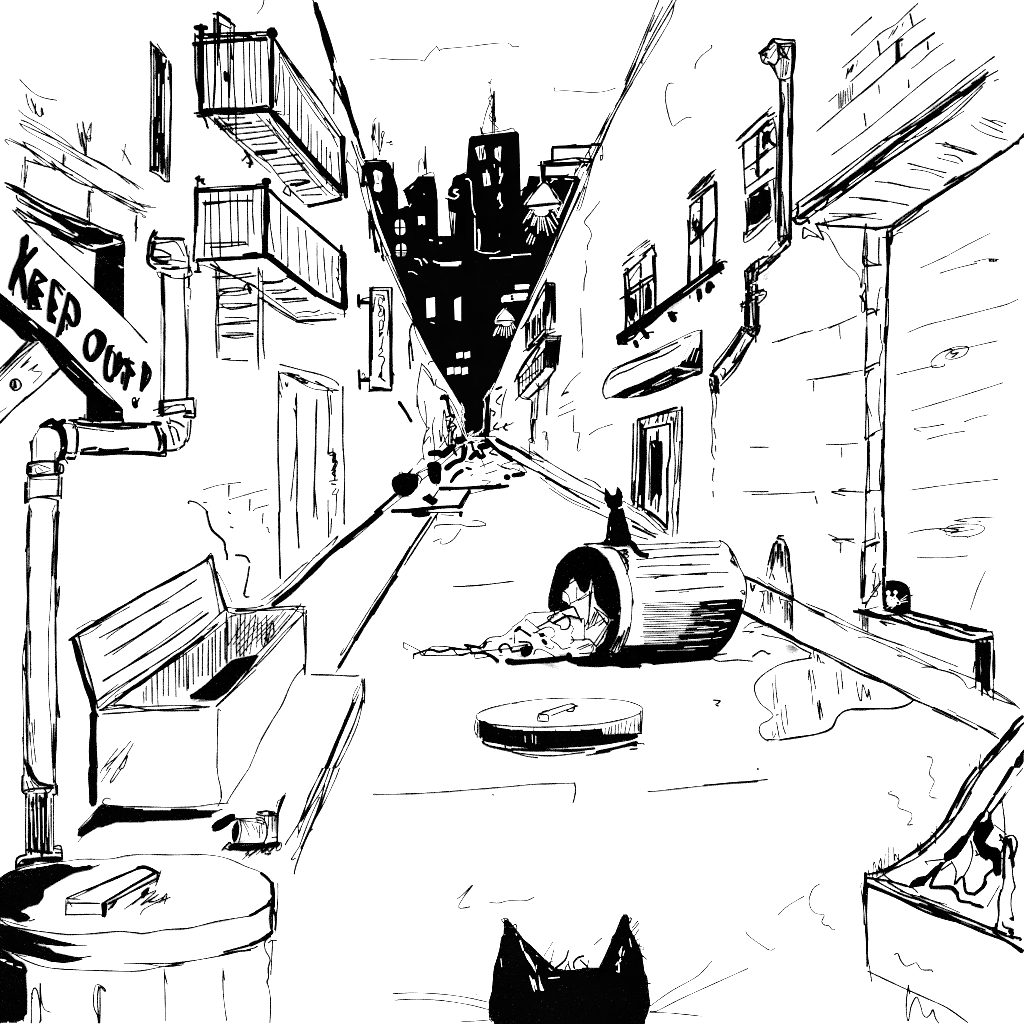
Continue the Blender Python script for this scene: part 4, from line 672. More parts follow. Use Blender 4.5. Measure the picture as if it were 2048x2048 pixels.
d.ink('22', """6 0,1443 150,1420 300,1408 500,1404 700,1410 850,1425 950,1455 988,1488 960,1520 850,1560 650,1598 400,1615 200,1622 0,1615; 8 985,1500 980,1600 975,1670; 8 980,1670 880,1680; 6 968,1500 968,1660
F 0,1640 200,1650 400,1652 580,1640 680,1630 690,1680 800,1690 940,1665 960,1700 900,1725 700,1760 450,1780 200,1790 0,1770; 18 0,1790 200,1797 450,1800 620,1785
5 705,1630 700,1690; 5 735,1625 725,1690; 5 755,1610 745,1690; 5 780,1605 778,1690; 5 805,1600 800,1690; 5 828,1590 820,1680; 5 865,1575 850,1680; 6 900,1585 880,1670; 6 928,1555 922,1660; 6 950,1555 955,1650; 5 165,1630 165,1650; 4 330,1640 330,1655; 4 440,1635 440,1652; 4 520,1635 520,1650; 4 625,1630 625,1645; 24 700,1690 900,1685
W4 98,1690 100,1738; W4 152,1682 155,1740; W4 180,1690 180,1750; W4 425,1782 560,1778""")
do = d.finish()
hh = Part('handle', do, 'metal'); hz = .115
pts = [onZ(u, v, hz) for u, v in (T('22', 200, 1527), T('22', 285, 1533), T('22', 490, 1466), T('22', 430, 1455))]
hh.prism(pts, (0, 0, -.026))
hh.ink('22', "8 205,1520 400,1458 445,1450 500,1465; !8 198,1525 190,1575 272,1580 277,1540 262,1527 210,1530; 7 300,1535 420,1490 500,1465; 9 445,1445 480,1460 410,1500 460,1505 470,1480; 6 200,1530 208,1558; 8 230,1505 260,1498")
hh.finish()

# black refuse bags down the alley
def bag(tile, spec, label, seed, txt):
    (x, y), rw, rh = spec; u, v = T(tile, x, y + rh); g0 = onZ(u, v, 0); k = g0.y / F * .265; rnd = random.Random(seed)
    z = rh * k; pc = [('e', (g0.x, g0.y, z * .95), (rw * k * .8, rw * k * .7, rh * k * .95))]
    for i in range(6):
        a = i * 1.05 + rnd.random(); pc.append(('e', (g0.x + math.cos(a) * rw * k * .5, g0.y + math.sin(a) * rw * k * .3, z * (.8 + .5 * rnd.random())), (rw * k * .48, rw * k * .45, rh * k * .5)))
    pc.append(('t', [(g0.x, g0.y, z * 1.4), (g0.x - rw * k * .15, g0.y, z * 2.05)], [rw * k * .25, rw * k * .1]))
    P = blob('garbage_bag', None, pc, rw * k / 12, 'ink', loc=(g0.x, g0.y, 0))
    for q in P.v: q.z = max(q.z, .005)
    P.ink(tile, txt); P.finish(label=label, cat='garbage bag', group='black bags along the left kerb')
bag('11', ((1125, 1730), 106, 85), 'biggest black garbage bag on the kerb line at left', 1, "50 1050,1700 1110,1660 1200,1670; 40 1050,1720 1060,1760 1110,1790 1160,1770; 6 1080,1640 1095,1628 1110,1640; 5 1125,1660 1180,1605 1140,1660; 5 1150,1660 1185,1600; 6 1210,1640 1250,1680 1235,1720; F 1020,1720 1035,1670 1090,1640 1200,1640 1232,1680 1220,1740 1180,1790 1100,1812 1040,1780")
bag('11', ((1345, 1640), 56, 82), 'smaller upright black garbage bag beyond the biggest bag', 2, "40 1310,1580 1370,1575 1380,1620; 40 1340,1620 1380,1660 1375,1700; F 1290,1590 1320,1558 1380,1552 1400,1610 1400,1690 1375,1722 1350,1700 1320,1650; 5 1305,1650 1320,1690 1355,1700 1360,1735")

# ================================================================== CATS AND RAT
def cat_sitting():
    Yq = 4.72; k = Yq / F * .265
    P = lambda x, y, dy=0: atY(*T('21', x, y), Yq + dy)
    E = lambda x, y, rx, ry, dy=0, d=None: ('e', P(x, y, dy), (rx * k, (d or rx) * k, ry * k))
    pc = [E(775, 1860, 62, 58), E(738, 1868, 28, 40, -.02), E(795, 1985, 62, 120), E(800, 2060, 82, 105, .02), E(760, 2140, 52, 40, -.04), E(840, 2130, 62, 50), E(710, 2165, 34, 16, -.06), E(800, 2165, 80, 24)]
    pc.append(('t', [P(725, 1850), P(718, 1790), P(704, 1745)], [34 * k, 22 * k, 6 * k]))
    pc.append(('t', [P(815, 1830), P(805, 1790), P(792, 1738)], [30 * k, 24 * k, 5 * k]))
    pc.append(('t', [P(860, 2140, -.02), P(915, 2180, -.1), P(940, 2225, -.19), P(975, 2255, -.24), P(1035, 2262, -.24)], [26 * k, 26 * k, 25 * k, 24 * k, 22 * k]))
    c = blob('cat', None, pc, .008, 'fur', loc=(P(795, 2160).x, Yq, P(795, 2175).z))
    c.ink('21', "10 705,1755 730,1810; 8 795,1745 810,1790; W10 808,1902 835,1892; 6 805,1750 830,1790; 6 750,1822 780,1815")
    c.ink('22', "16 680,230 760,225; 14 690,245 850,250; 10 880,235 940,255; F 735,0 850,0 870,90 890,150 905,190 895,235 860,260 790,265 690,245 690,215 705,200 715,120 720,60; W5 742,115 745,155; W6 732,205 740,215")
    return c
c = cat_sitting(); c.finish(label='black cat sitting on top of the tipped trash can', cat='cat')

Yk = .69; k = Yk / F
P2 = lambda u, v, dy=0: atY(u, v, Yk + dy)
pc = [('e', P2(1139, 2030, .0), (158 * k, 60 * k, 72 * k)), ('e', P2(1145, 2010, -.02), (135 * k, 40 * k, 62 * k)), ('e', P2(1140, 2085, .0), (146 * k, 110 * k, 60 * k)), ('e', P2(1139, 2160, -.01), (150 * k, 130 * k, 130 * k)), ('e', P2(1139, 2330, -.03), (175 * k, 190 * k, 230 * k)), ('e', P2(1139, 2500, -.05), (215 * k, 230 * k, 190 * k)),
      ('e', P2(1139, 2095, .05), (60 * k, 70 * k, 42 * k))]
for pts, r in (([(1052, 1985), (1040, 1940), (1022, 1888), (1011, 1843)], (54, 44, 22, 5)), ([(1015, 2000), (1010, 1940), (1010, 1890), (1010, 1845)], (36, 26, 14, 4)), ([(1090, 1975), (1065, 1935), (1030, 1890)], (30, 20, 9)),
               ([(1245, 1985), (1247, 1940), (1252, 1885), (1251, 1834)], (50, 42, 25, 6)), ([(1218, 1975), (1226, 1930), (1244, 1880)], (26, 18, 10)), ([(1274, 1990), (1270, 1935), (1258, 1880)], (24, 18, 9))):
    pc.append(('t', [P2(u, v) for u, v in pts], [q * k for q in r]))
for sx in (-1, 1):
    pc.append(('t', [P2(1139 + sx * 120, 2420, .04), P2(1139 + sx * 110, 2600, .09), P2(1139 + sx * 105, 2690, .1)], [.035, .028, .026]))
    pc.append(('e', P2(1139 + sx * 170, 2600, -.03), (.045, .07, .06)))
pc.append(('t', [P2(1139, 2640, -.1), P2(1300, 2680, -.14), P2(1420, 2680, -.06)], [.022, .022, .016]))
cz = P2(0, 2700).z
ct = blob('cat', None, pc, .0065, 'fur', loc=(P2(1139, 0).x, Yk, cz))
ct.ink('13', """F 1868,1150 1895,1140 1932,1170 1932,1932 1840,1932 1775,1910 1752,1850 1755,1760 1780,1670 1810,1520 1840,1370 1865,1250; 6 1850,1145 1880,1135 1910,1145 1870,1190; 6 1855,1150 1880,1180 1900,1140; 6 1870,1132 1885,1160 1925,1170; W5 1888,1190 1892,1215; W4 1880,1225 1878,1260; W4 1848,1440 1855,1500
6 1035,1703 1200,1697 1400,1707 1580,1730 1750,1767; 6 1050,1752 1200,1745 1400,1755 1600,1785 1750,1822; 5 1545,1915 1700,1907 1770,1900; 5 1760,1860 1762,1900 1780,1915""")
ct.ink('23', """F 0,1175 35,1215 90,1290 150,1340 240,1430 325,1505 400,1520 470,1518 550,1503 652,1507 690,1430 740,1320 750,1275 775,1245 820,1130 840,1102 870,1102 885,1130 895,1245 925,1275 960,1340 985,1410 1003,1535 1025,1580 1032,1660 1047,1780 1030,1850 1010,1900 990,1932 0,1932
6 1045,1795 1200,1685 1400,1570 1505,1460; 6 1040,1845 1050,1830 1090,1835 1300,1730 1780,1513; 6 1040,1843 1200,1850 1430,1873
5 307,1315 240,1420; 5 315,1375 285,1490; 14 425,1380 400,1450 330,1510; 9 428,1460 430,1500; 9 440,1520 420,1480 400,1520; 14 470,1510 465,1470 500,1430 540,1420; 14 515,1450 570,1500; 6 580,1450 568,1500; 6 620,1335 678,1282; 6 905,1210 950,1155; 6 900,1240 958,1172; 6 920,1275 955,1220; 8 890,1170 902,1135 890,1132; 6 940,1300 960,1288; 6 960,1325 965,1345 985,1350; 7 970,1365 995,1368 995,1355; 7 985,1415 1018,1445; 6 1030,1625 1045,1628; 5 285,1465 312,1458; 8 15,1185 30,1180 38,1210
V 92,1385 125,1415 165,1490 180,1540 150,1490 115,1440; W9 60,1300 85,1375; V 132,1565 160,1610 170,1690 152,1640; V 202,1565 215,1620 240,1680 213,1674; V 832,1345 806,1392 818,1425; W5 848,1380 838,1415; W6 820,1440 810,1465 822,1452; W9 800,1465 787,1485; W9 790,1535 808,1538; W7 278,1587 355,1580; W5 888,1290 900,1350; W5 30,1252 34,1262; W5 185,1490 182,1515; W5 185,1415 190,1420; W9 805,1480 808,1530; W6 278,1510 300,1528; W8 165,1600 185,1670""")
ct.finish(label='big black cat seen from behind, its pointed ears at the bottom edge', cat='cat')
cr = Part('wooden_crate', m='wood', loc=(P2(1139, 0).x, Yk, 0)); xx = P2(1139, 0).x
for i in range(4):
    zz = i * cz / 4; cr.box((xx - .2, Yk - .2, zz), (xx + .2, Yk + .17, zz + cz / 4 - (.012 if i < 3 else 0)))
cr.finish(label='low wooden crate under the nearest cat', cat='crate')

# ================================================================== RIGHT BUILDING
RB = thing('alley_building', 'tall plain building on the right of the alley with an awning over its door', 'building', (XR + 1.2, 20, 0))
rw = Part('wall', RB); rw.tol = .8; rw.extra = 1.3; yE = 4.62; zE = 3.2; zT = H + XR * 2.34
rw.prism([(XR, yE, .0), (XR, 108, .0), (XR, 108, zT), (XR, -2, zT), (XR, -2, zE), (XR, yE, zE)][::-1], (2.5, 0, 0))
rw.ink('20', """5 1505,340 1500,365 1430,420 1385,480 1380,520; 5 1217,628 1175,636 1155,730 1175,850 1200,930 1217,953 1260,920 1320,885 1352,890; 5 662,1520 600,1600 545,1675 580,1720 598,1780 568,1855 568,1885
5 1108,0 1000,260 900,500 850,610; 4 1075,115 960,400 850,640; 6 1138,50 1040,240; 6 1210,0 1100,190 1000,380; 5 1238,0 1120,200 980,440; 4 1222,35 1190,150 1050,390 910,615 780,850; 7 980,480 1000,410 1210,50; 6 1060,150 930,480 820,740; 7 1000,400 880,640 780,800; 6 930,490 800,770 700,950 610,1100; 6 910,620 840,740 760,890 690,1060; 5 890,650 760,880 660,1100; 5 740,850 620,1080; 5 700,960 640,1090 560,1260; 5 745,905 680,1080 560,1290; 6 660,1090 610,1220 590,1290; 5 600,1110 470,1320; 5 660,1080 560,1320; 5 540,1300 400,1640 290,1932; 4 600,1260 520,1560 485,1590; 4 550,1410 490,1580; 5 590,1280 500,1500 380,1750 300,1932; 5 510,1450 360,1790; 5 420,1650 330,1850 280,1932; 5 680,1100 685,1180 670,1215 665,1170 685,1180""")
rw.ink('21', """5 300,0 180,250 60,500 0,640; 5 285,0 150,280 0,600; 6 270,0 100,390 0,590; 4 260,170 240,260 90,530
5 552,35 562,110 545,180 541,262; 5 518,395 522,550 534,680 528,770; 5 515,878 440,950 370,1058; 6 370,1058 420,1020 390,1045 430,1025; 5 357,1150 465,1093; 6 347,1210 480,1155; 5 466,1200 466,1330 507,1330 490,1470 515,1460; 5 580,1350 650,1305 757,1270; 6 230,1330 260,1330 255,1385 270,1390 268,1465; 5 235,1345 255,1350; 5 0,1260 10,1258
5 1530,1040 1542,1095 1530,1225; 5 1505,1050 1515,1160 1505,1240 1510,1400 1505,1480 1527,1535; 5 1522,1300 1537,1380; 5 1533,1430 1537,1475; 5 1523,1598 1510,1685 1520,1700; 5 1515,1775 1518,1820; 7 1797,1443 1932,1443; 7 1745,1780 1932,1778; 6 1810,1800 1932,1797
20 1090,1195 1091,1196""".replace("\n20 1090,1195 1091,1196", ""))
rw.ink('11', """20 1815,1005 1850,990; 10 1855,1045 1810,1100 1840,1120; 14 1775,1165 1805,1180 1790,1205; 12 1820,1260 1790,1300 1830,1310; 11 1890,1265 1870,1300 1895,1315; 6 1890,1005 1860,1110 1848,1225; 5 1735,1335 1830,1300 1932,1265; 6 1932,630 1850,850 1780,1000; 4 1925,670 1840,880 1760,1060; 10 1740,1100 1720,1180 1730,1370; 6 1765,1060 1750,1200 1755,1330; 5 1770,1150 1765,1330; 6 1720,1080 1725,1340; 5 1765,1365 1790,1360 1815,1368""")
rw.ink('31', """6 0,1443 10,1441; 7 0,1798 150,1792 352,1780; 6 355,1812 370,1870; 6 438,1424 560,1422 678,1413; 6 552,1445 556,1518; 6 480,1775 665,1775; 6 720,1782 480,1778 585,1810; 6 585,1752 530,1765 660,1780; 6 30,655 200,600 335,563; 5 75,648 280,570; 6 388,563 560,500 668,452; 5 460,548 570,498; 6 535,525 545,625; 6 290,937 450,910 715,862; 5 355,933 500,908 625,892; 6 341,945 341,1022; 5 540,0 600,70 660,120 690,172 697,220 703,245 715,100""")
rw.ink('32', "6 457,170 540,205; 11 485,208 645,205; 6 545,235 545,308; 6 560,205 658,235; 6 485,210 520,232 560,232")
rw.ink('30', """9 628,265 700,200 783,128; 7 560,512 700,390 850,250 960,185 1040,110 1130,25; 7 622,617 840,420 1000,280 1090,205 1187,140; 8 368,990 600,790 640,755; 12 640,755 780,640 950,490 1100,360; 14 1100,360 1255,248; 7 1083,517 1150,465 1230,390 1323,325; 7 480,1170 700,1010 850,890 1090,690 1250,560 1410,450; 12 828,310 843,412; 10 1072,105 1090,190; 10 1203,317 1208,375; 10 1058,603 1062,660; 10 725,858 738,950; 6 835,640 840,705; 32 975,335 980,450; 16 965,465 1030,430; 14 970,320 1015,295; 7 910,290 945,225; 5 940,265 980,195; 6 1010,205 1020,170; 7 587,595 605,510 600,560 640,485; 6 625,545 645,490; 5 668,500 674,455; 5 533,705 535,825; 5 548,690 552,815; 5 568,680 565,795; 5 585,690 583,785; 5 600,665 605,765; 5 617,645 625,755; 5 636,630 638,715; 5 458,768 520,710; 5 1010,325 1010,350
9 265,1720 260,1790 275,1800 305,1775 340,1785 385,1785 270,1715; 10 365,1700 400,1765 420,1812 370,1780; 6 390,1740 440,1760 480,1820 540,1932""")
rw.finish()
# door
dr = panel('door', RB, [T('21', 915, 1250), T('21', 1285, 1155), T('22', 1255, 165), T('22', 880, 70)], XR + .012, .05)
dr.ink('21', """13 945,1240 1100,1190 1245,1145; 9 950,1230 1240,1140; 9 1285,1160 1100,1200 960,1240; 12 1280,1140 1280,1400 1265,1700; 6 1285,1160 1285,1350 1270,1650 1255,1932; 11 915,1265 910,1500 900,1830; 9 945,1245 940,1500 930,1690; 11 965,1250 965,1600 945,1900; 14 980,1270 975,1500 960,1800; 9 1000,1305 985,1600 975,1880; 6 1215,1220 1220,1400 1230,1600 1205,1932; 6 1255,1180 1240,1400; 7 1265,1400 1250,1650 1235,1720; 6 1240,1180 1220,1350; 6 1100,1190 1100,1260; 6 1115,1190 1080,1260; 9 1140,1195 1135,1250; 11 1200,1215 1200,1240; 6 1180,1190 1160,1270; 12 960,1890 1000,1910 1040,1932; 6 910,1880 930,1850 1000,1920; 6 1010,1240 990,1290; 6 1035,1225 1030,1270; 10 1255,1830 1250,1932; 8 900,1830 920,1880; 8 1000,1880 980,1920; 14 925,1700 920,1870""")
dr.ink('22', "9 1165,0 1170,130; 14 1175,0 1170,90; 6 1205,0 1215,80 1210,185; 9 1240,0 1250,60 1245,165; 6 1255,0 1250,100; 26 1030,0 1100,50 1160,110; 7 1110,95 1140,130 1170,135; 6 1000,0 1100,90 1160,160")
do = dr.finish()
pn = panel('door_panel', do, [T('21', 1000, 1305), T('21', 1190, 1265), T('21', 1172, 1990), T('21', 985, 1900)], XR - .002, .02)
pn.ink('21', "22 1005,1310 1000,1600 985,1890; 14 995,1305 1100,1285 1190,1265; 12 1190,1265 1190,1500 1175,1600 1170,1932; 9 1165,1600 1170,1932; F 1045,1390 1085,1385 1122,1405 1125,1600 1120,1840 1090,1790 1060,1850 1050,1895 1040,1890 1045,1650; 6 1045,1360 1032,1500 1035,1700 1030,1840; 6 1090,1325 1088,1400; 6 1105,1310 1100,1390; 7 1080,1840 1080,1910; 13 1110,1790 1100,1930; 30 1120,1410 1112,1800; W6 1065,1420 1075,1440")
pn.finish()
# three windows over the ledge
def window(poly, head, texts, label):
    p = panel('window', RB, poly, XR + .01, .035)
    for t, s in texts: p.ink(t, s)
    o = p.finish(label=label)
    h = panel('window_head', o, head[0], XR - .02, .06)
    for t, s in head[1:]: h.ink(t, s)
    h.finish()
window([T('21', 838, 140), T('21', 1080, -60), T('21', 1085, 420), T('21', 848, 580)],
 ([T('20', 845, 1990), T('20', 1085, 1840), T('20', 1090, 1885), T('20', 850, 2035)], ('20', "7 870,1932 940,1870 1020,1810; 6 880,1932 1040,1815; 7 960,1932 1075,1845; 14 990,1932 1060,1860; 8 1000,1870 1040,1840"), ('21', "9 830,75 880,30 920,0; 8 840,60 900,10")),
 (('21', """14 845,150 930,70 1010,0; 11 840,140 960,50; 16 1075,0 1080,150 1080,400; 9 1060,0 1068,200; 9 845,150 855,400 850,580; 9 855,160 870,400 860,540; 11 870,110 885,250 880,330; 13 970,60 970,160; 11 965,180 965,480; 9 875,255 1050,150; 12 815,325 960,240 1075,165; 16 870,270 980,190 1060,145; 9 900,290 1070,170; 6 885,190 960,80; F 875,330 900,308 930,330 935,420 915,490 890,490 870,430; F 1005,240 1030,225 1055,260 1055,370 1020,415 1000,410 1000,320; 9 930,290 945,450; 7 985,210 990,420 980,450; 6 880,490 900,540 925,480; 6 860,560 900,545; 9 1000,410 1050,390; 8 850,110 870,90 880,130; 20 1030,220 1035,380; 6 1020,200 1025,230"""), ('20', "11 1055,1850 1090,1932; 8 1075,1840 1080,1932")), 'lowest sash window with two dark lower panes')
window([T('20', 1335, 1560), T('20', 1548, 1375), T('21', 1530, 90), T('21', 1325, 235)],
 ([T('20', 1320, 1500), T('20', 1540, 1280), T('20', 1545, 1365), T('20', 1335, 1540)], ('20', "11 1320,1500 1400,1420 1530,1285; 9 1340,1470 1480,1320 1540,1278; 7 1330,1460 1450,1330; 11 1330,1500 1460,1400 1525,1320; 8 1360,1440 1500,1330; 6 1520,1290 1440,1410")),
 (('20', """14 1340,1560 1440,1470 1530,1390; 11 1355,1510 1500,1400; 12 1345,1550 1340,1700 1330,1932; 7 1325,1660 1335,1932; 12 1540,1370 1545,1600 1530,1932; 9 1525,1360 1535,1650 1515,1932; 12 1425,1500 1420,1700 1420,1932; 7 1435,1490 1430,1760; 14 1350,1840 1440,1760 1530,1650; 9 1350,1830 1510,1670; 9 1370,1620 1360,1700 1390,1660 1380,1750 1410,1700 1400,1770; 12 1365,1700 1400,1760 1380,1740; 8 1355,1720 1390,1690 1360,1740; 9 1390,1650 1410,1690 1380,1780; 6 1390,1530 1420,1525; 6 1400,1595 1415,1590; 9 1440,1760 1445,1860"""), ('21', "12 1330,0 1325,230; 7 1345,0 1340,210; 9 1415,0 1415,150; 7 1425,0 1430,110; 12 1520,0 1515,120; 7 1530,0 1530,80")), 'middle sash window with a plant scribbled behind it')
window([T('20', 1740, 1100), T('30', 55, 900), T('30', 50, 1680), T('20', 1752, 1835)],
 ([T('20', 1690, 1070), T('30', 30, 800), T('30', 60, 880), T('20', 1712, 1120)], ('20', "9 1690,1065 1750,1000 1870,890 1932,840; 11 1740,1030 1850,920 1932,860; 11 1710,1120 1800,1040 1932,910; 8 1700,1060 1730,1040; 8 1760,1010 1870,900"), ('30', "9 0,830 30,805; 13 0,880 50,850")),
 (('20', """14 1740,1085 1860,1000 1932,930; 9 1745,1100 1750,1300 1760,1465; 6 1738,1120 1740,1200; 15 1850,1040 1850,1330; 6 1860,1000 1862,1360; 15 1760,1275 1850,1210 1932,1140; 7 1870,1170 1932,1120; 12 1790,1400 1870,1340 1932,1275; 9 1770,1415 1932,1300; 12 1790,1475 1932,1370; 9 1775,1500 1850,1450 1932,1390; 12 1760,1520 1775,1700 1765,1770; 9 1780,1500 1790,1700; F 1795,1490 1855,1470 1870,1440 1900,1425 1932,1430 1932,1610 1850,1690 1800,1700 1790,1600; 9 1750,1750 1755,1830 1850,1770 1932,1690; 7 1765,1760 1932,1650; 9 1770,1790 1932,1630; 12 1870,990 1900,1005 1890,1110; F 1885,1030 1900,1000 1932,980 1932,1090 1900,1090 1880,1060; 10 1905,1090 1900,1125; 6 1800,1280 1830,1270 1840,1320; 6 1830,1105 1870,1090; 8 1780,1600 1770,1770"""),
  ('30', "9 0,920 65,875; 8 40,900 60,1000 65,1200 55,1500 55,1680; 14 0,950 30,930; 22 5,1000 10,1060 50,1095; 7 0,1140 50,1110; 12 0,1290 40,1265; 9 0,1370 60,1340; F 0,1400 20,1420 30,1550 10,1640 0,1640; 7 0,1690 35,1660; 7 0,1655 20,1640; 9 40,1360 50,1500; 8 45,960 10,1010")), 'highest sash window with a smashed black lower pane')
# ledge with brackets
lg = Part('ledge', RB, 'ink'); a, c = onX(1240, 672, XR), onX(1446, 530, XR)
lg.prism([(XR - .07, c.y, c.z - .05), (XR + .005, c.y, c.z - .05), (XR + .005, a.y, a.z - .06), (XR - .07, a.y, a.z - .06)], (0, 0, .07))
lg.ink('21', """9 810,590 900,540 1100,400 1570,25; F 800,660 830,600 900,560 1560,60 1600,60 1600,100 1440,210 1340,290 1200,380 1050,520 960,580 920,630 860,660; 40 985,560 1020,610; 16 1010,580 1065,575; 44 1200,440 1220,480; 16 1180,430 1240,430; 44 1410,270 1415,310; 50 1490,215 1480,260; 30 1500,220 1515,230; 36 930,650 942,680; 12 1560,55 1600,40 1620,45; 30 805,600 808,660; 6 965,635 1000,600; 6 1340,300 1340,320; 10 1400,320 1410,345; 14 830,665 870,665; 30 1580,70 1590,90; 8 1570,125 1580,135
W5 870,590 960,540; W5 1000,500 1080,440; W4 1100,420 1200,350; W4 1250,310 1480,140; W4 880,620 920,600""")
lg.finish()
# awning
AW = thing('awning', 'striped sloping canopy on the wall above the right-hand door', 'awning', (XR - .1, 10, 2.2))
t2 = onX(1403, 660, XR); t1 = onX(1221, 741, XR); e2 = atY(1358, 732, t2.y); e1 = atY(1207, 797, t1.y)
b2 = Vector((XR, t2.y, e2.z - .02)); b1 = Vector((XR, t1.y, e1.z - .02))
cv = Part('canopy', AW, 'paper'); cv.add([t1, t2, e2, e1, b1, b2], [[0, 1, 2, 3], [3, 2, 5, 4], [1, 5, 2], [0, 3, 4], [0, 4, 5, 1]])
cv.eps = .004
cv.ink('21', """6 760,850 900,790 1100,700 1350,580 1430,560; 9 750,870 900,800 1100,715 1250,650; 11 745,880 850,820 1000,770 1110,722; 9 740,930 800,890 880,860 1000,800 1150,745 1270,672; 11 740,885 700,950 685,1020 700,1070 715,1078; 9 715,1078 850,1010 1000,950 1255,830
F 700,1075 860,1010 1000,940 1225,830 1260,850 1420,865 1430,880 1300,940 1150,1010 1000,1062 850,1078; F 1430,560 1428,830 1260,830 1290,770 1350,640; 9 1300,620 1350,600; 18 1260,830 1360,840 1430,835; 14 1430,560 1428,860; 14 1425,840 1430,880 1380,900
W8 900,1052 1100,970 1380,870; W7 880,1065 960,1030 1200,900; W5 1000,1050 1350,890; W9 1230,845 1255,838; W6 940,1050 1060,1000; W9 1100,985 1370,880; W4 1350,790 1400,650; W4 1315,795 1335,730; W4 1385,800 1408,720; W4 1290,858 1400,862; W4 740,1062 830,1015""")
cv.finish()
# railed balconies far down the right wall
def cage(un, ur, vt, vb, uf, txt, legs, label):
    Y = XR * F / (ur - U0); xa = (un - U0) * Y / F; Y2 = xa * F / (uf - U0); z1, z0 = atY(0, vt, Y).z, atY(0, vb, Y).z
    q = Part('balcony', RB, 'paper'); q.hexa([(xa, Y, z0), (XR + .01, Y, z0), (XR + .01, Y2, z0), (xa, Y2, z0)], [(xa, Y, z1), (XR + .01, Y, z1), (XR + .01, Y2, z1), (xa, Y2, z1)])
    q.ink('21', txt); o = q.finish(label=label)
    if legs:
        s = Part('support', o, 'paper'); g0 = Vector((xa + .2, Y + 4, z0)); s.tube([(xa + .2, Y + 3, ZK), (xa + .2, Y + 3, z0)], .14, 10); s.ink('21', legs); s.finish()
cage(1089, 1109, 564, 662, 1051, """14 260,180 200,290 120,490; 10 245,250 100,510 65,550; 12 105,510 105,690; 12 120,510 110,650; 14 320,210 325,400 320,500; 10 300,200 300,420 285,560; 32 265,210 262,350 258,440; 18 285,230 275,420; 12 250,205 315,205; 14 125,680 200,600 250,540; 22 120,710 200,640 245,590
7 130,500 135,640; 7 150,480 150,620; 7 175,450 175,600; 7 195,440 190,590; 7 215,400 215,560; 7 230,430 235,540; 9 250,440 250,560; 10 165,470 160,640; 8 205,470 210,580; 9 85,720 150,680; 14 240,350 235,520; 8 310,230 312,480; 8 258,460 250,600; 6 245,560 320,550""", None, 'farther scribbled balcony on the right wall')
cage(1088, 1116, 672, 736, 1036, """12 250,600 320,605 370,603; 9 265,640 350,640; 9 345,610 345,820; 9 365,605 345,820; 16 260,600 150,740 35,910; 12 240,620 100,790 20,950; 10 250,700 130,840 50,930; 16 50,910 50,1050; 14 260,640 250,830; 10 270,660 270,840; 10 285,660 285,840; 10 300,660 298,840; 10 315,660 312,850; 10 330,650 328,840; 16 330,640 325,850; 14 65,1050 150,950 250,840; 12 120,1080 230,970 325,860; 10 50,1050 80,1075 140,1085; 9 25,1090 60,1050
7 80,900 80,1020; 7 105,860 105,1010; 7 130,840 130,980; 7 150,820 150,960; 7 175,770 180,930; 7 195,780 195,920; 7 220,740 215,900; 7 240,700 235,860; 9 250,830 330,850; 6 180,960 220,1010 270,960 285,920; 7 60,960 200,860; 6 100,990 240,870; 6 90,1060 150,1060 300,900; 8 260,620 350,620; 8 270,655 350,650; 6 100,800 130,850; 10 210,690 150,800; 8 245,600 330,570; 6 265,560 265,600; 8 275,830 330,830""",
"6 150,1090 140,1230; 6 175,1070 165,1230; 6 200,960 185,1220; 6 210,980 190,1100; 8 280,930 265,1100 262,1200; 6 140,1230 185,1235; 6 140,1240 150,1400 165,1240; 10 155,1240 155,1400; 6 175,1240 175,1380; 7 125,1390 150,1370 172,1415 130,1400; 6 135,1410 130,1500; 6 160,1100 150,1220; 5 195,1120 185,1230; 8 150,1300 160,1390", 'nearer scribbled balcony on the right wall')

# right drainpipe
RP = thing('drainpipe', 'bent drainpipe with a hopper head running down the right wall', 'drainpipe', (2.39, 5.8, 1.9))
XP2 = 2.39
pth = [onX(1573, 150, XP2), onX(1573, 478, XP2), onX(1571, 490, XP2), onX(1506, 542, XP2), onX(1504, 550, XP2), onX(1503, 660, XP2), onX(1501, 668, XP2), onX(1431, 758, XP2)]
p = Part('pipe', RP, 'metal'); p.tube(pth, [.055] * 8, 14)
p.extra = 1.5
p.ink('30', """9 85,600 90,800 80,1100; 14 95,610 100,900 85,1200 80,1500 75,1800; 12 105,750 108,1050 100,1300 95,1500 100,1700; 9 150,630 155,900 165,1050; 24 180,550 180,900 172,1300 170,1800; 12 160,900 165,1300 160,1800; 7 110,700 125,740 115,850; 7 150,960 145,1030; 7 110,1450 125,1650 115,1800; 9 120,1600 140,1750 160,1830; 20 85,1300 80,1800
22 80,1780 90,1850 140,1800; 12 160,1800 165,1850 60,1932; 9 60,1820 0,1890; 7 100,1860 20,1932; 9 140,1850 80,1932; 9 70,1790 140,1780 100,1830""")
p.ink('31', "9 0,20 30,0; 12 0,80 90,0; 7 0,40 50,0; 6 0,60 60,10")
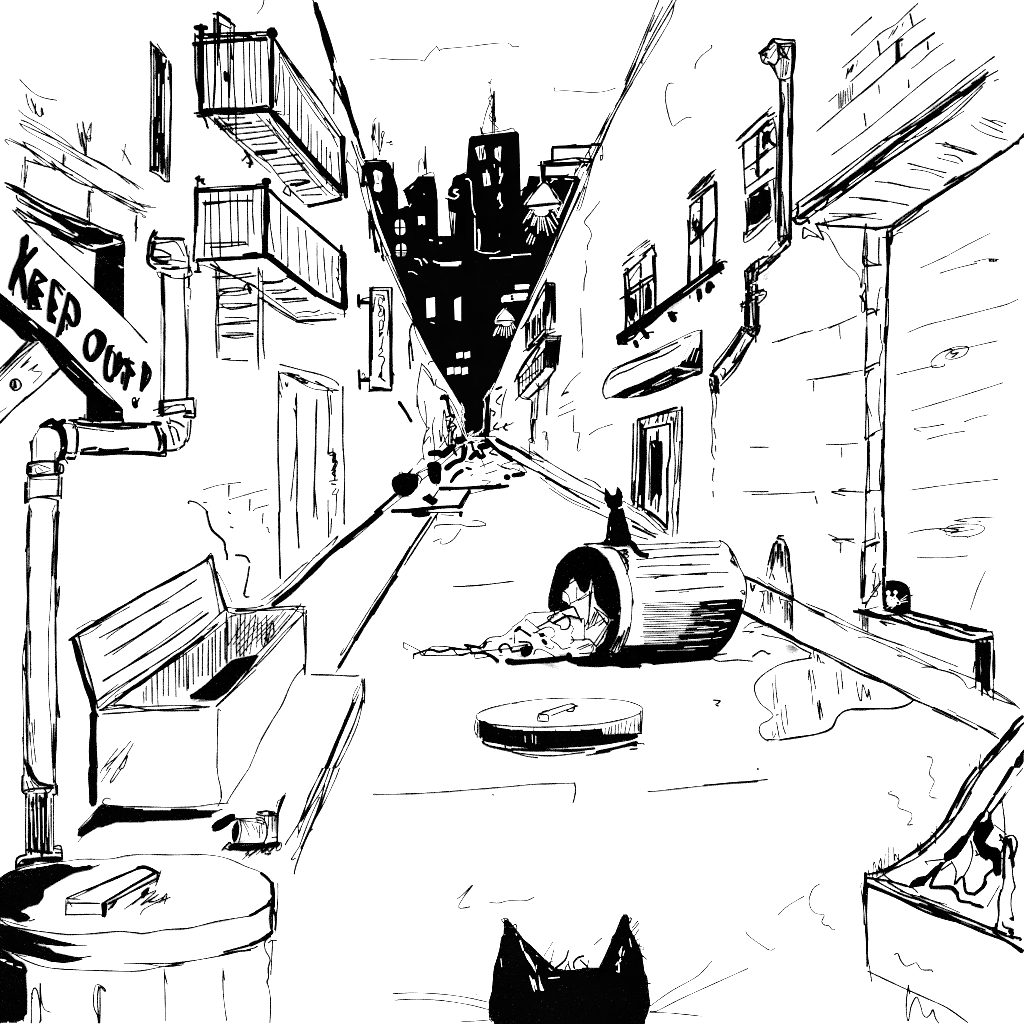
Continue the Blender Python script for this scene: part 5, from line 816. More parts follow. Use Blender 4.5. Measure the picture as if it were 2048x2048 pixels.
p.ink('21', """12 1932,0 1840,40 1760,115; 9 1900,0 1770,100; 7 1932,90 1850,150; 9 1880,80 1920,40; 15 1755,115 1770,300 1760,520; 12 1780,120 1785,300 1775,520; 22 1850,130 1845,300 1850,480; 7 1810,80 1810,300 1820,500; 6 1830,60 1820,180 1850,200 1800,210 1840,220; 9 1860,20 1860,140; 7 1860,90 1932,20; 7 1870,100 1932,50; 7 1770,110 1800,90 1790,130 1830,80 1820,130 1850,90; 8 1800,60 1820,120; 7 1775,200 1800,180 1790,260; 8 1815,420 1825,520
12 1760,380 1755,540; 22 1840,350 1845,560; 9 1790,380 1790,520; 9 1865,380 1860,520
26 1740,560 1660,690 1580,800 1520,870; 9 1730,540 1620,700 1525,820 1530,850; 13 1820,620 1700,800 1590,930; 9 1810,640 1690,850 1575,980; 9 1770,560 1640,760; 7 1780,660 1680,800 1660,800; 7 1570,890 1600,930; 7 1590,850 1610,860 1600,910; 7 1760,630 1720,720; 6 1700,730 1670,800 1690,800
14 1495,900 1560,840; 16 1500,905 1540,910 1560,960; 9 1490,960 1495,920 1520,1000 1510,1040; 22 1530,920 1540,1030; 9 1555,960 1560,1040; 9 1490,960 1500,1010 1505,1050; 6 1510,950 1500,990 1520,1030""")
p.finish()
hp = Part('hopper', RP, 'metal'); c = onX(1560, 105, XP2 - .05)
def sq(z, a, cx=0): return [Vector((c.x + cx - a, c.y - a, z)), Vector((c.x + cx + a, c.y - a, z)), Vector((c.x + cx + a, c.y + a, z)), Vector((c.x + cx - a, c.y + a, z))]
zz = atY(0, 78, c.y).z; z3 = atY(0, 158, c.y).z
hp.loft([sq(z3, .05, .04), sq(z3 + .06, .06, .035), sq((zz + z3) / 2 + .02, .12), sq(zz, .13)])
hp.ink('20', "13 1862,400 1932,345; 15 1870,405 1932,370; 10 1870,400 1890,470 1932,485; 10 1890,410 1932,440; 8 1890,420 1925,400 1900,460")
hp.ink('30', """18 0,350 40,295 120,300 200,305; 12 40,300 75,330 185,325; 12 205,320 205,400 195,520 185,560; 22 185,330 190,450 180,560; 10 70,330 85,400 160,450; 7 110,350 170,350; 12 0,465 50,490 80,440 75,380; 12 10,480 40,520 75,590; 9 45,490 70,580; 9 80,595 130,600 175,580; 9 85,340 95,400 150,440; 6 100,450 95,580; 6 120,440 110,580; 6 140,460 130,570; 6 155,470 140,560; 7 110,400 130,350; 6 140,420 160,360; 7 15,440 60,370; 6 10,380 50,340; 7 80,450 120,430; 20 20,330 40,310; 7 100,600 135,615; 14 90,340 150,440""")
hp.finish()
cl = Part('clamp', RP, 'metal'); c = onX(1505, 595, XP2)
cl.tube([c + Vector((0, 0, -.05)), c + Vector((0, 0, .05))], .075, 14); cl.box((c.x - .05, c.y - .26, c.z - .02), (c.x + .06, c.y - .06, c.z + .09))
cl.ink('21', "9 1720,365 1780,330 1850,270 1900,250; 7 1730,420 1750,350 1800,350 1740,390; 9 1850,370 1910,310 1920,270 1880,265 1860,300 1900,290; 7 1760,300 1850,260 1780,340 1850,320; 7 1770,330 1810,290 1800,340; 9 1740,340 1735,420; 6 1720,380 1800,340; 10 1735,400 1730,360")
cl.finish()
cl = Part('clamp', RP, 'metal'); c = onX(1502, 662, XP2); cl.ball(c, .075); 
cl.ink('21', "9 1730,530 1800,560 1850,520 1870,540 1850,600 1800,590; 7 1750,520 1830,560 1790,600 1840,610; 9 1770,560 1800,600; 11 1840,530 1840,650; 7 1850,530 1875,520 1865,570; 6 1750,570 1760,530 1820,540 1800,600 1770,580; 6 1780,520 1800,610 1820,540; 6 1840,600 1865,560"); cl.finish()

# lamps on the right wall
def lamp(Y, apex, L, R, arms, cone_t, bulb, rays, label):
    u, v = apex; a = atY(u, v, Y); l, r = atY(*L, Y), atY(*R, Y); rad = (r.x - l.x) / 2; zc = (l.z + r.z) / 2
    o = thing('street_lamp', label, 'lamp', (a.x, Y, zc), 'hanging lamps on the right wall')
    s = Part('lamp_shade', o, 'white'); cx = (l.x + r.x) / 2
    s.loft([circ((cx + (a.x - cx) * t, Y, zc + (a.z - zc) * t), (rad * (1 - t) + .02, 0, 0), (0, rad * (1 - t) + .02, 0), 24) for t in (0, .5, 1)], cap0=False)
    s.eps = .002
    for t in cone_t: s.ink(*t)
    s.finish()
    b = Part('bulb', o, 'lit'); (bu, bv, brx, bry) = bulb; b.ball(atY(bu, bv, Y), (brx * Y / F, brx * Y / F, bry * Y / F)); b.finish()
    k = Part('bracket', o, 'ink', plane=(Vector((0, Y, 0)), Vector((0, 1, 0))), thick=.03)
    for t in arms: k.ink(*t)
    k.finish()
    for t, tx in rays:
        for one in tx.split(';'):
            y = Part('light_ray', o, 'white', plane=(Vector((0, Y, 0)), Vector((0, 1, 0))), thick=.01); y.ink(t, one); y.finish()  # solid white strips shaped as the lamp's light rays
lamp(15.2, T('20', 242, 1350), T('20', 98, 1545), T('20', 372, 1535),
 (('20', """10 305,1105 480,1100 655,1090; 9 310,1115 600,1110; 6 330,1110 485,1088; 12 300,1120 300,1215; 9 310,1110 310,1215; 10 240,1218 400,1200 490,1190 600,1200; 9 250,1230 420,1225 600,1220; 9 230,1248 360,1250 515,1240; 6 195,1247 360,1240 500,1225; 14 220,1220 225,1300 230,1365; 12 250,1265 248,1340; 8 485,1195 560,1220 615,1200; 8 550,1230 520,1265 560,1240; 8 555,1175 590,1120; 9 600,1085 660,1085; 6 240,1220 240,1350; 6 485,1260 470,1320 495,1270; 5 515,1275 490,1330; 10 600,1200 605,1245; 6 580,1130 590,1180"""),),
 (('20', "9 240,1372 180,1430 95,1560; 9 240,1372 280,1400 330,1490 375,1535; 22 100,1562 200,1550 370,1540; 9 255,1350 300,1400 350,1480 372,1530; 6 225,1385 130,1500; 6 300,1430 340,1490; 10 235,1355 260,1365 240,1375"),),
 (1024 + 222 * .265, 1600 * .265, 14, 6.5),
 (('20', """W7 140,1590 85,1680; W6 160,1590 120,1650; W6 150,1600 135,1640; W6 170,1630 145,1700; W6 180,1640 150,1700; W6 190,1635 165,1700; W7 200,1640 195,1760; W7 215,1640 215,1735; W6 225,1640 240,1740; W7 240,1640 272,1775; W6 265,1640 310,1755; W7 275,1645 330,1725; W7 300,1610 345,1690; W7 320,1580 355,1640; W6 330,1570 355,1610; W6 380,1540 340,1640; W6 100,1740 118,1720; W7 140,1765 110,1825; W7 155,1775 130,1840; W7 172,1795 155,1840; W9 290,1560 350,1550 310,1590; W6 175,1570 300,1555; W6 460,1380 400,1520; W6 440,1440 350,1640"""),),
 'nearer hanging lamp with a white conical shade and rays below it')
lamp(30.6, T('11', 1882, 388), T('11', 1805, 492), T('21', 22, 490),
 (('11', "W26 1875,310 1932,302; W34 1880,330 1932,325; W20 1862,320 1862,340; 8 1868,290 1932,282; 10 1872,290 1870,345; 7 1885,295 1882,385"), ('21', "W14 28,225 125,222; W14 28,245 118,240; W30 0,303 105,293; W26 0,325 95,318; 10 0,205 145,200; 10 15,205 12,265; 8 30,215 150,210; 10 0,272 110,262; 8 0,230 25,225"),),
 (('11', "6 1880,392 1840,440 1812,490; 7 1882,388 1932,440; 8 1820,490 1932,485"), ('21', "7 0,470 22,490; 7 0,490 20,492")),
 (512 + 1890 * .265, 512 + 512 * .265, 8, 4),
 (('11', "W6 1830,530 1800,600; W6 1845,540 1825,585; W6 1860,540 1850,600; W6 1875,540 1870,600; W6 1890,540 1892,615; W6 1905,540 1910,600; W6 1920,530 1930,590; W7 1815,545 1792,600; W7 1810,500 1815,465 1870,400; W7 1805,505 1830,510 1870,505; W5 1870,500 1890,520 1920,500"),
  ('21', "W6 0,520 10,550; W6 5,510 25,545"),),
 'farther small hanging lamp low on the right wall')

# cone shaped bundle at the kerb
gz = onZ(1561, 1266, 0); k = gz.y / F
CN = Part('traffic_cone', m='white', loc=(gz.x, gz.y, 0))
CN.loft([circ((gz.x + dx * k, gz.y, (1266 - v) * k), (r * k, 0, 0), (0, r * k * .9, 0), 20) for v, r, dx in ((1266, 26, 0), (1195, 26, 0), (1150, 23, 0), (1110, 18, 0), (1085, 11, 0), (1078, 6, -2), (1072, 5, -2))])
CN.extra = 1.5
CN.ink('32', """13 70,200 80,180 115,180; 12 75,200 120,210; 10 120,210 155,290 165,400 175,500 185,570 190,640; 10 155,290 160,350 170,430; 14 45,250 70,225; 12 65,220 35,270 20,320 0,400; 7 75,240 70,380; 7 85,240 80,350; 7 97,240 98,420; 7 110,300 112,410; 7 125,260 135,420; 7 130,420 150,535; 7 60,300 40,400 10,500; 7 40,320 20,430; 7 35,470 50,510; 10 45,280 30,400; 7 130,230 150,330; 7 150,350 157,450; 10 40,240 30,300
6 175,560 185,660 188,900; 6 20,610 15,770; 6 25,610 40,680; 6 85,640 95,690; 7 128,680 128,835; 7 145,670 145,815; 7 160,690 180,740 170,880; 7 108,715 110,730; 6 160,730 168,820; 4 0,535 90,590 190,640; 20 0,570 60,600 190,655; 5 100,660 180,680; 28 0,850 100,905 190,952""")
CN.ink('22', "7 1930,420 1920,480; 6 1880,600 1900,640 1870,760; 6 1905,610 1895,700 1905,760; 7 1870,600 1920,595; 10 1800,540 1815,600 1835,550; 6 1930,600 1932,700; 7 1820,560 1835,550 1820,580")
CN.finish(label='narrow pale cone wrapped in ribs, standing at the right kerb', cat='cone')

# ================================================================== TIMBER LEAN-TO ON THE RIGHT
P0 = Vector((2.44, 4.64, 0)); dv = Vector((.39, -.555, 0)); dn_ = dv.normalized(); nn = Vector((-dv.y, dv.x, 0)).normalized()
if nn.x > 0: nn = -nn
PE = P0 + dv * 3.2
SH = thing('wooden_shed', 'timber shed on the right with a sloping eave and a stone corner post', 'shed', tuple(P0))
sd = Part('wall', SH, 'wood')
sd.add([P0 - nn * .0, PE, PE - nn * .15, P0 - nn * .15] + [Vector((P0.x, P0.y, 2.66)), PE + Vector((0, 0, 4.0)), PE - nn * .15 + Vector((0, 0, 4.0)), P0 - nn * .15 + Vector((0, 0, 2.66))], [[3, 2, 1, 0], [4, 5, 6, 7], [0, 1, 5, 4], [1, 2, 6, 5], [2, 3, 7, 6], [3, 0, 4, 7]])
sd.ink('30', "5 1350,1932 1500,1850 1673,1762")
sd.ink('31', """6 1153,88 1220,60 1345,2; 6 1297,130 1430,90 1575,55; 6 1555,45 1650,22 1740,25; 8 1668,32 1700,22 1700,42 1730,28; 8 1670,40 1725,38; 6 1055,577 1200,520 1400,470 1650,405 1800,365 1890,325; 6 1240,840 1230,800 1290,740 1400,690 1500,682 1512,705 1480,750 1400,778 1345,775 1340,755 1400,710 1510,690 1620,665 1730,640; 8 1320,722 1390,705 1380,740 1440,728 1380,770 1410,755; 6 970,897 1100,865 1270,825; 6 1035,878 975,897; 6 1240,843 1290,840 1332,828 1330,815; 6 1082,1169 1400,1075 1772,957; 6 1480,1252 1560,1222 1662,1198; 6 1150,1323 1100,1303 1200,1292 1330,1270; 6 1202,1383 1350,1345 1485,1322; 6 1072,1767 1400,1722 1735,1685""")
sd.ink('32', """6 1405,65 1530,45 1708,38; 5 1408,66 1497,73; 6 1578,68 1605,72; 7 1062,160 1200,132 1440,118 1480,115; 6 1290,130 1380,150 1440,135 1350,125; 5 1505,190 1600,160 1635,120 1580,95 1450,92 1360,110 1330,140 1350,160; 6 1345,170 1400,185 1505,187 1505,194; 5 1380,160 1570,127; 6 1127,345 1330,345 1507,331; 6 1640,448 1580,580 1528,735
 5 1055,580 1070,570; 7 1080,632 1096,626""")
sd.finish()
rh = Part('rat_hole', SH, 'dark', plane=(P0 + nn * .004, nn), thick=.003); rh.nofront = True
rh.ink('32', 'F 860,760 865,600 880,520 940,513 990,517 1045,545 1070,590 1078,660 1075,770 1000,775'); rh.finish()
po = Part('corner_post', SH, 'wood')
def onS(u, v, off=0):
    d = ray(u, v); P = P0 + nn * off; t = (P - C0).dot(nn) / d.dot(nn); return C0 + d * t
po.prism([onS(1729, 1225, .03), onS(1769, 1220, .03), onS(1780, 455, .03), onS(1726, 455, .03)], nn * -.06)
po.ink('30', "11 740,1690 725,1800 715,1932; 7 730,1760 735,1932; 9 745,1760 750,1932; 9 838,1790 835,1932; 24 900,1750 905,1932; 10 920,1800 920,1932; 9 930,1760 925,1850 940,1800 935,1740; 7 865,1792 930,1790 985,1757 1015,1757; 6 900,1730 905,1790")
po.ink('31', """11 715,0 715,50 735,80; 7 728,0 725,210; 9 745,0 748,100 755,265; 9 835,0 838,70; 24 905,0 905,100 895,310; 12 920,0 915,60; 9 735,15 780,50 855,70; 14 740,70 800,72 850,65; 7 740,80 800,75; 11 735,210 742,350 745,440; 9 735,250 712,300 730,360 725,420 708,420 708,340; 14 695,300 720,340; 12 745,445 790,425 840,405; 9 750,410 790,395 815,440; 9 820,450 820,400; 6 863,235 845,245 830,320 820,420; 9 745,400 800,400; 14 742,540 740,700 730,900; 9 745,450 748,620 742,790; 26 890,540 885,650; 9 910,325 910,480 900,600; 13 895,320 885,550; 15 890,640 885,900 880,1200; 7 850,515 848,610 865,690 845,760 843,830; 12 745,845 820,808 842,808; 15 735,880 795,850; 7 765,870 745,930 745,1050; 11 735,920 742,1050 735,1380; 7 735,1060 740,1030; 6 745,1100 783,1210; 7 850,925 838,1080 838,1200 855,1310; 9 855,1310 800,1335 735,1390; 16 780,1355 800,1340; 7 748,1120 760,1300 755,1500; 15 870,1260 875,1440; 17 878,1200 868,1600 870,1932; 12 755,1400 750,1600 738,1800; 7 765,1400 765,1790; 7 857,1385 855,1530 840,1650 848,1755 840,1770 780,1770; 16 740,1790 775,1770; 12 738,1780 738,1932; 9 735,1770 745,1850; 24 868,1530 866,1932; 7 808,1895 798,1932; 8 735,1390 728,1370""")
po.ink('32', """11 738,0 732,260 725,600; 17 735,480 718,640; 26 868,0 865,30; 14 875,0 875,400; 17 890,150 885,480; 24 870,430 878,700; 7 800,0 808,100 808,200; 7 830,155 840,200; 11 712,230 760,215 800,200; 13 740,265 800,235 840,228; 7 810,300 815,250; 7 710,250 700,400 700,650; 9 715,300 710,690; 7 817,385 785,455 810,460 800,560 790,600; 6 835,465 840,525; 7 852,520 780,610; 6 790,545 800,590 825,600 820,635 770,635; 9 850,540 750,680 735,720; 12 715,690 750,680; 8 780,260 840,230""")
po.finish()
# eave: soffit, roof, gutter
B_ = onS(1781, 461); C_ = onS(2046, 281)
oh = .6; A_ = B_ + nn * oh - dn_ * .25; D_ = C_ + nn * oh
A_ = C0 + ray(1597, 440) * A_.y; D_ = C0 + ray(1958, 142) * D_.y
C2 = C_ + (C_ - B_) * .7; D2 = D_ + (D_ - A_) * .7
ev = Part('eave', SH, 'wood'); ev.prism([A_, B_, C_, C2, D2, D_], (0, 0, .02))
ev.tol = .3; ev.extra = 1.4
ev.ink('30', """15 365,1690 450,1700 700,1715 850,1720 945,1705; 12 440,1705 700,1720 830,1730; 10 355,1690 390,1690 610,1640 815,1610; 6 462,1612 640,1615 740,1620; 6 488,1632 700,1640 860,1658; 6 605,1620 700,1640; 9 425,1650 455,1730; 10 380,1680 410,1700; 16 810,1735 950,1700
12 915,1745 1100,1600 1300,1470 1500,1340 1700,1200 1895,1065; 10 945,1690 1100,1580 1350,1420 1480,1340; 13 1330,1400 1500,1310 1620,1240 1760,1140; 16 1680,1210 1790,1140 1880,1070; 13 1100,1600 1300,1470 1500,1340; 12 1850,1085 1895,1085 1890,1060 1932,1010; 9 1700,1200 1932,1030; 7 980,1740 1130,1640; 10 975,1745 1100,1660 1212,1590; 9 925,1740 1060,1660 1165,1570; 7 1330,1400 1420,1330; 9 920,1750 1000,1690
8 613,1490 700,1495 850,1510 1060,1550; 14 695,1497 900,1520; 7 808,1370 900,1380 1080,1415; 9 905,1375 1060,1410 1222,1435; 8 1055,1232 1200,1270 1345,1305; 6 1075,1277 1200,1295 1327,1343; 6 1262,1080 1400,1100 1530,1140 1580,1165; 9 1320,1100 1450,1135 1565,1168; 7 1338,1073 1420,1120 1540,1155; 9 1330,1165 1420,1180 1470,1220; 6 1275,1190 1437,1233; 6 1535,943 1600,990 1700,1030 1808,1058; 7 1595,920 1680,960 1773,1000; 7 1615,888 1690,920 1768,957; 6 1670,912 1720,910 1797,935; 6 820,1260 1200,1020 1480,838""")
ev.finish()
gt = Part('gutter', SH, 'metal'); 
off = Vector((0, 0, .035)); ga = A_ + nn * .02; gd = D2 + nn * .02
gt.tube([ga + off, gd + off], .042, 12)
gt.extra = 1.5
gt.ink('30', """8 300,1600 600,1360 900,1130; 8 420,1480 700,1270 1000,1040; 9 700,1290 1000,1060 1300,850; 7 1000,1020 1300,810 1600,600; 8 1150,960 1400,790 1640,600; 8 560,1440 900,1180 1200,960; 9 218,1530 500,1330 850,1070 1200,820 1500,580 1708,428; 9 250,1560 450,1410 560,1330 840,1100; 22 350,1500 600,1370 800,1230; 30 240,1640 450,1490 600,1380; 12 220,1650 500,1450 800,1240 1000,1070 1250,880 1500,680 1660,545; 18 640,1340 850,1170 1000,1060 1200,920; 9 300,1650 500,1500 800,1290 1100,1080 1400,870 1620,655; 7 510,1515 700,1370 1000,1160 1250,990; 9 400,1590 700,1370 820,1260; 7 340,1500 850,1100 1250,820 1640,525; 12 880,1060 1100,950 1300,830 1640,590; 15 950,1080 1150,940 1300,850; 7 1300,780 1450,690; 10 1540,630 1640,580 1580,620; 7 1600,610 1735,533; 6 1705,613 1740,597; 6 730,1300 820,1260; 6 1000,1080 1250,960 1640,620; 9 355,1590 420,1570 460,1490 430,1560; 12 1300,810 1500,700 1650,580
26 195,1650 215,1685 250,1690; 24 250,1690 300,1660 310,1680; 14 225,1540 225,1610 195,1650; 10 205,1540 225,1555 190,1590; 10 215,1600 230,1650 300,1640; 9 260,1560 420,1450 560,1330""")
gt.finish()
# beam under the post
bm = Part('sill_beam', SH, 'wood'); zt = .327
f0 = P0 + nn * .16 - dn_ * .05; f1 = Vector((2.835, 4.085, 0)) + nn * .12
bm.prism([f0 + Vector((0, 0, ZK - .155)), f1 + Vector((0, 0, ZK - .155)), f1 - nn * .15 + Vector((0, 0, ZK - .155)), f0 - nn * .15 + Vector((0, 0, ZK - .155))], (0, 0, zt - ZK + .155))
bm.ink('32', """22 650,750 750,765 900,790 1000,830 1200,880 1400,940 1550,980; 16 740,740 900,800 1100,860 1350,920; 22 1230,905 1400,950 1540,975; 7 680,730 720,740 830,715; 26 880,725 1000,740 1150,775 1350,830 1500,860; 12 900,740 1050,790 1200,840 1380,880; 16 1100,780 1300,820 1480,870; 7 850,780 980,775; 7 945,800 1100,870 1350,925; 6 900,725 1100,850; 10 845,825 895,858; 9 850,825 960,850; 14 1450,850 1560,890 1690,905; 24 1480,880 1580,895; 10 1400,840 1550,870 1650,890; 16 1300,840 1500,920 1560,930; 10 1550,970 1690,960; 16 1560,970 1690,940; 7 1690,905 1700,935 1690,960; 20 700,765 800,790 1000,820
9 1570,980 1568,1330; 24 1585,980 1590,1270; 16 1620,980 1615,1380; 32 1640,1000 1645,1330; 24 1670,990 1665,1340; 9 1700,950 1700,1420; 20 1705,1050 1705,1250; 14 1600,990 1620,1200; 7 1560,1130 1548,1210; 12 1655,970 1650,1100; 9 1600,1270 1640,1340 1680,1400
6 695,760 690,820; 7 710,780 715,880; 7 725,790 725,860; 7 740,800 738,880; 7 753,800 753,900; 7 690,735 680,745 720,760; 6 1540,970 1570,990""")
bm.finish()
# rat in its hole
hc = onS(*T('32', 950, 670), .06); k = hc.y / F * .265
rp = lambda x, y, o=.06: onS(*T('32', x, y), o)
pc = [('e', rp(936, 664), (38 * k, 50 * k, 30 * k)), ('t', [rp(935, 664), rp(990, 688, .09)], [30 * k, 13 * k]), ('e', rp(908, 611), (16 * k, 9 * k, 18 * k)), ('e', rp(962, 607), (14 * k, 9 * k, 15 * k)), ('t', [rp(918, 650), rp(909, 618)], [8 * k, 5 * k]), ('t', [rp(950, 650), rp(961, 614)], [8 * k, 5 * k]), ('e', rp(925, 690, .03), (22 * k, 60 * k, 20 * k))]
rt = blob('rat', None, pc, .0028, 'white', loc=tuple(rp(940, 712)))
rt.eps = .004; rt.extra = .2
rt.ink('32', "9 930,622 945,628; 9 928,658 930,662; 9 954,652 956,656; F 966,682 984,672 995,686 984,700 972,697; 6 928,628 940,640 955,622; W4 1000,665 1050,628; W4 1000,672 1042,655; W4 1000,682 1052,675; W4 960,704 930,730; W4 940,700 895,725; 6 895,640 885,660 900,700; 5 915,632 940,636 958,626")
rt.finish(label='pale rat peering from the black arched hole beside the corner post', cat='rat')

# ================================================================== OPEN SKIP AT THE LOWER RIGHT
SK = thing('dumpster', 'low open dumpster heaped with slimy rubbish, nearest on the right', 'dumpster', (1.3, 1.9, 0))
c0 = onZ(1735, 1944, 0); Ys = c0.y; zt = atY(0, 1756, Ys).z
e = onZ(1935, 2045, 0); fd = (e - c0).normalized(); pdv = Vector((-fd.y, fd.x, 0)); pdv = pdv if pdv.y > 0 else -pdv
Lk, Wk = .8, .75; th = .02
def V(a, b, z): return c0 + fd * a + pdv * b + Vector((0, 0, z))
b = Part('body', SK, 'metal')
for (a0, b0, a1, b1) in ((0, 0, Lk, th), (0, Wk - th, Lk, Wk), (0, th, th, Wk - th), (Lk - th, th, Lk, Wk - th)):
    b.prism([V(a0, b0, .0), V(a1, b0, .0), V(a1, b1, .0), V(a0, b1, .0)], (0, 0, zt))
b.prism([V(th, th, .02), V(Lk - th, th, .02), V(Lk - th, Wk - th, .02), V(th, Wk - th, .02)], (0, 0, .02))
b.ink('33', """30 735,800 735,940; 14 735,940 745,1200 748,1495; 7 710,870 700,890 720,1050 735,1230 750,1400 775,1560 783,1610; 7 755,900 745,1100 755,1300; 9 720,900 725,1180
16 750,830 900,850 1050,890; 20 760,890 1000,990 1200,1090 1430,1160; 16 750,870 950,960 1200,1060; 12 810,850 1000,950 1200,1020 1330,1110; 9 900,860 1100,970 1400,1090 1800,1250; 26 1150,1030 1300,1100 1440,1160; 20 1430,1160 1600,1230 1800,1310 1915,1390; 10 1500,1140 1700,1220 1850,1290; 12 1210,1040 1500,1140 1640,1200 1800,1270; 7 1270,1060 1450,1150 1640,1223; 6 1000,930 1350,1030; 6 1150,960 1448,1090; 14 1700,1240 1930,1380; 16 1815,1270 1905,1285 1905,1300; 6 870,800 950,860 1080,900 1130,940
8 953,1410 980,1400 1000,1450 1040,1495 1090,1480 1120,1470 1150,1515 1180,1525 1235,1525 1240,1540; 9 752,1533 1000,1650 1200,1740 1350,1810 1507,1920; 8 1060,1640 1045,1750 1045,1850 1060,1910 1080,1800 1120,1728 1150,1790 1170,1860 1200,1882 1230,1850 1245,1820 1265,1890 1290,1925; 7 1058,1640 1070,1705""")
b.finish()
# curved raised lid: a bent sheet whose left edge climbs from the corner
edge = [T('33', 740, 815), T('33', 900, 770), T('33', 1000, 725), T('33', 1120, 635), T('33', 1220, 545), T('33', 1330, 410), T('33', 1420, 270), T('33', 1500, 120), T('33', 1580, 0), T('32', 1650, 1860), T('32', 1760, 1730), T('32', 1920, 1545), T('32', 2060, 1420), T('32', 2300, 1230)]
ld = Part('lid', SK, 'metal'); n_ = len(edge); vs = []
for i, (u, v) in enumerate(edge):
    bb = .02 + .55 * i / (n_ - 1); d = ray(u, v); P = V(0, bb, 0)
    t = (P - C0).dot(pdv) / d.dot(pdv); Q = C0 + d * t; vs.append(Q)
full = vs + [q + fd * .8 for q in vs]
back = [q + pdv * .012 for q in full]
fs = [[i, i + 1, n_ + i + 1, n_ + i] for i in range(n_ - 1)]; m_ = len(full)
fs2 = [[m_ + k for k in f[::-1]] for f in fs] + [[i + 1, i, m_ + i, m_ + i + 1] for i in range(n_ - 1)]
ld.add(full + back, fs + fs2)
ld.ink('32', """26 1920,1545 1860,1600 1800,1690 1700,1800 1640,1870 1600,1932; 14 1932,1590 1800,1720 1680,1880 1630,1932; 12 1890,1640 1820,1720; 7 1900,1630 1860,1690 1640,1932; F 1845,1932 1870,1860 1932,1800 1932,1890 1900,1932; 5 1570,1840 1570,1932; 6 1605,1830 1590,1932; 6 1520,1900 1525,1932; 26 1890,1570 1760,1730; 10 1850,1640 1700,1830; 22 1650,1870 1700,1800; 20 1910,1830 1932,1800""")
ld.ink('33', """26 1570,0 1490,110 1420,250 1340,400 1220,540 1120,620; 16 1630,0 1520,180 1400,390 1270,540 1140,650; 22 1480,120 1400,280 1310,450; 12 1600,20 1500,150 1420,300; 22 1120,620 1000,700 900,765; 7 1540,180 1450,330 1340,420; 10 1200,620 1100,690 950,760 830,830; 12 880,780 1000,740; 14 750,800 850,780 970,720; 10 885,760 890,785 920,775; 6 790,830 800,705 825,810; 6 820,820 850,680 860,790; 6 870,800 885,650; 6 907,600 907,780; 6 950,600 950,720; 6 960,700 960,645 985,700 985,650; 6 755,770 770,830; 6 1125,600 1130,565 1140,610; 6 1152,560 1150,650; 6 1225,560 1235,480 1270,540; 6 1270,440 1265,570; 12 835,740 850,780
F 1620,330 1680,230 1720,190 1720,220 1650,330 1600,410 1570,450 1560,400; 32 1720,190 1780,100 1840,0; 6 1840,135 1750,270; 6 1875,60 1925,0; 10 1700,200 1730,170; 24 1780,100 1845,0""")
ld.finish()
GB = thing('rubbish_heap', 'slimy black-streaked rubbish inside the open dumpster at lower right', 'rubbish', tuple(V(.4, .35, .05)))
pc = [('e', V(.3, .35, .06), (.26, .3, .14)), ('e', V(.55, .4, .1), (.24, .24, .2)), ('e', V(.15, .25, .05), (.13, .16, .12)), ('e', V(.45, .2, .05), (.3, .14, .1)), ('e', V(.5, .5, .2), (.2, .16, .2))]
h = blob('slime', GB, pc, .02, 'white', smooth=3)
h.extra = 2.2
h.ink('33', """64 1480,540 1400,640; 50 1370,660 1350,680; 40 1130,860 1160,840; 70 1620,440 1590,520 1610,600 1680,640 1720,680; 60 1725,640 1735,780; 60 1660,420 1650,480; 34 1560,420 1620,350; F 1085,850 1130,820 1190,810 1260,740 1340,700 1320,650 1370,610 1460,510 1490,500 1540,420 1600,350 1640,330 1600,410 1500,560 1420,680 1350,710 1270,790 1190,870 1180,900 1120,900 1060,910 1060,890
F 1660,340 1700,300 1810,150 1780,230 1690,350 1690,390 1710,450 1640,560 1680,590 1740,600 1755,700 1760,810 1720,820 1700,790 1690,690 1640,700 1600,670 1570,600 1540,540 1560,460 1620,400 1650,400
24 1310,720 1250,830 1225,890; 26 1235,900 1330,900 1390,905 1430,950; 18 1430,950 1445,1000 1530,1015 1560,1035 1620,1050; 6 1385,705 1420,780 1405,880; 10 1310,770 1380,720; 7 1530,550 1545,640 1520,740 1475,820; 16 1420,870 1450,830 1475,825 1485,900 1500,940 1560,950; 26 1560,950 1620,900 1640,860; 16 1640,860 1640,820 1700,765; 9 1570,660 1600,650; 6 1710,430 1800,500; 6 1765,240 1785,400 1788,520; 24 1550,1030 1600,1040; 6 1185,705 1320,690; 6 1185,705 1205,730; 6 870,800 950,860 1080,900 1130,940; 8 1650,315 1665,335; 9 1580,650 1570,625""")
h.finish()
fb = Part('fish_bone', GB, 'white'); q0 = atY(*T('33', 1840, 560), 1.75); q1 = atY(*T('33', 1800, 1200), 1.62)
fb.tube([q1, q1.lerp(q0, .5), q0], [.012, .012, .018], 10)
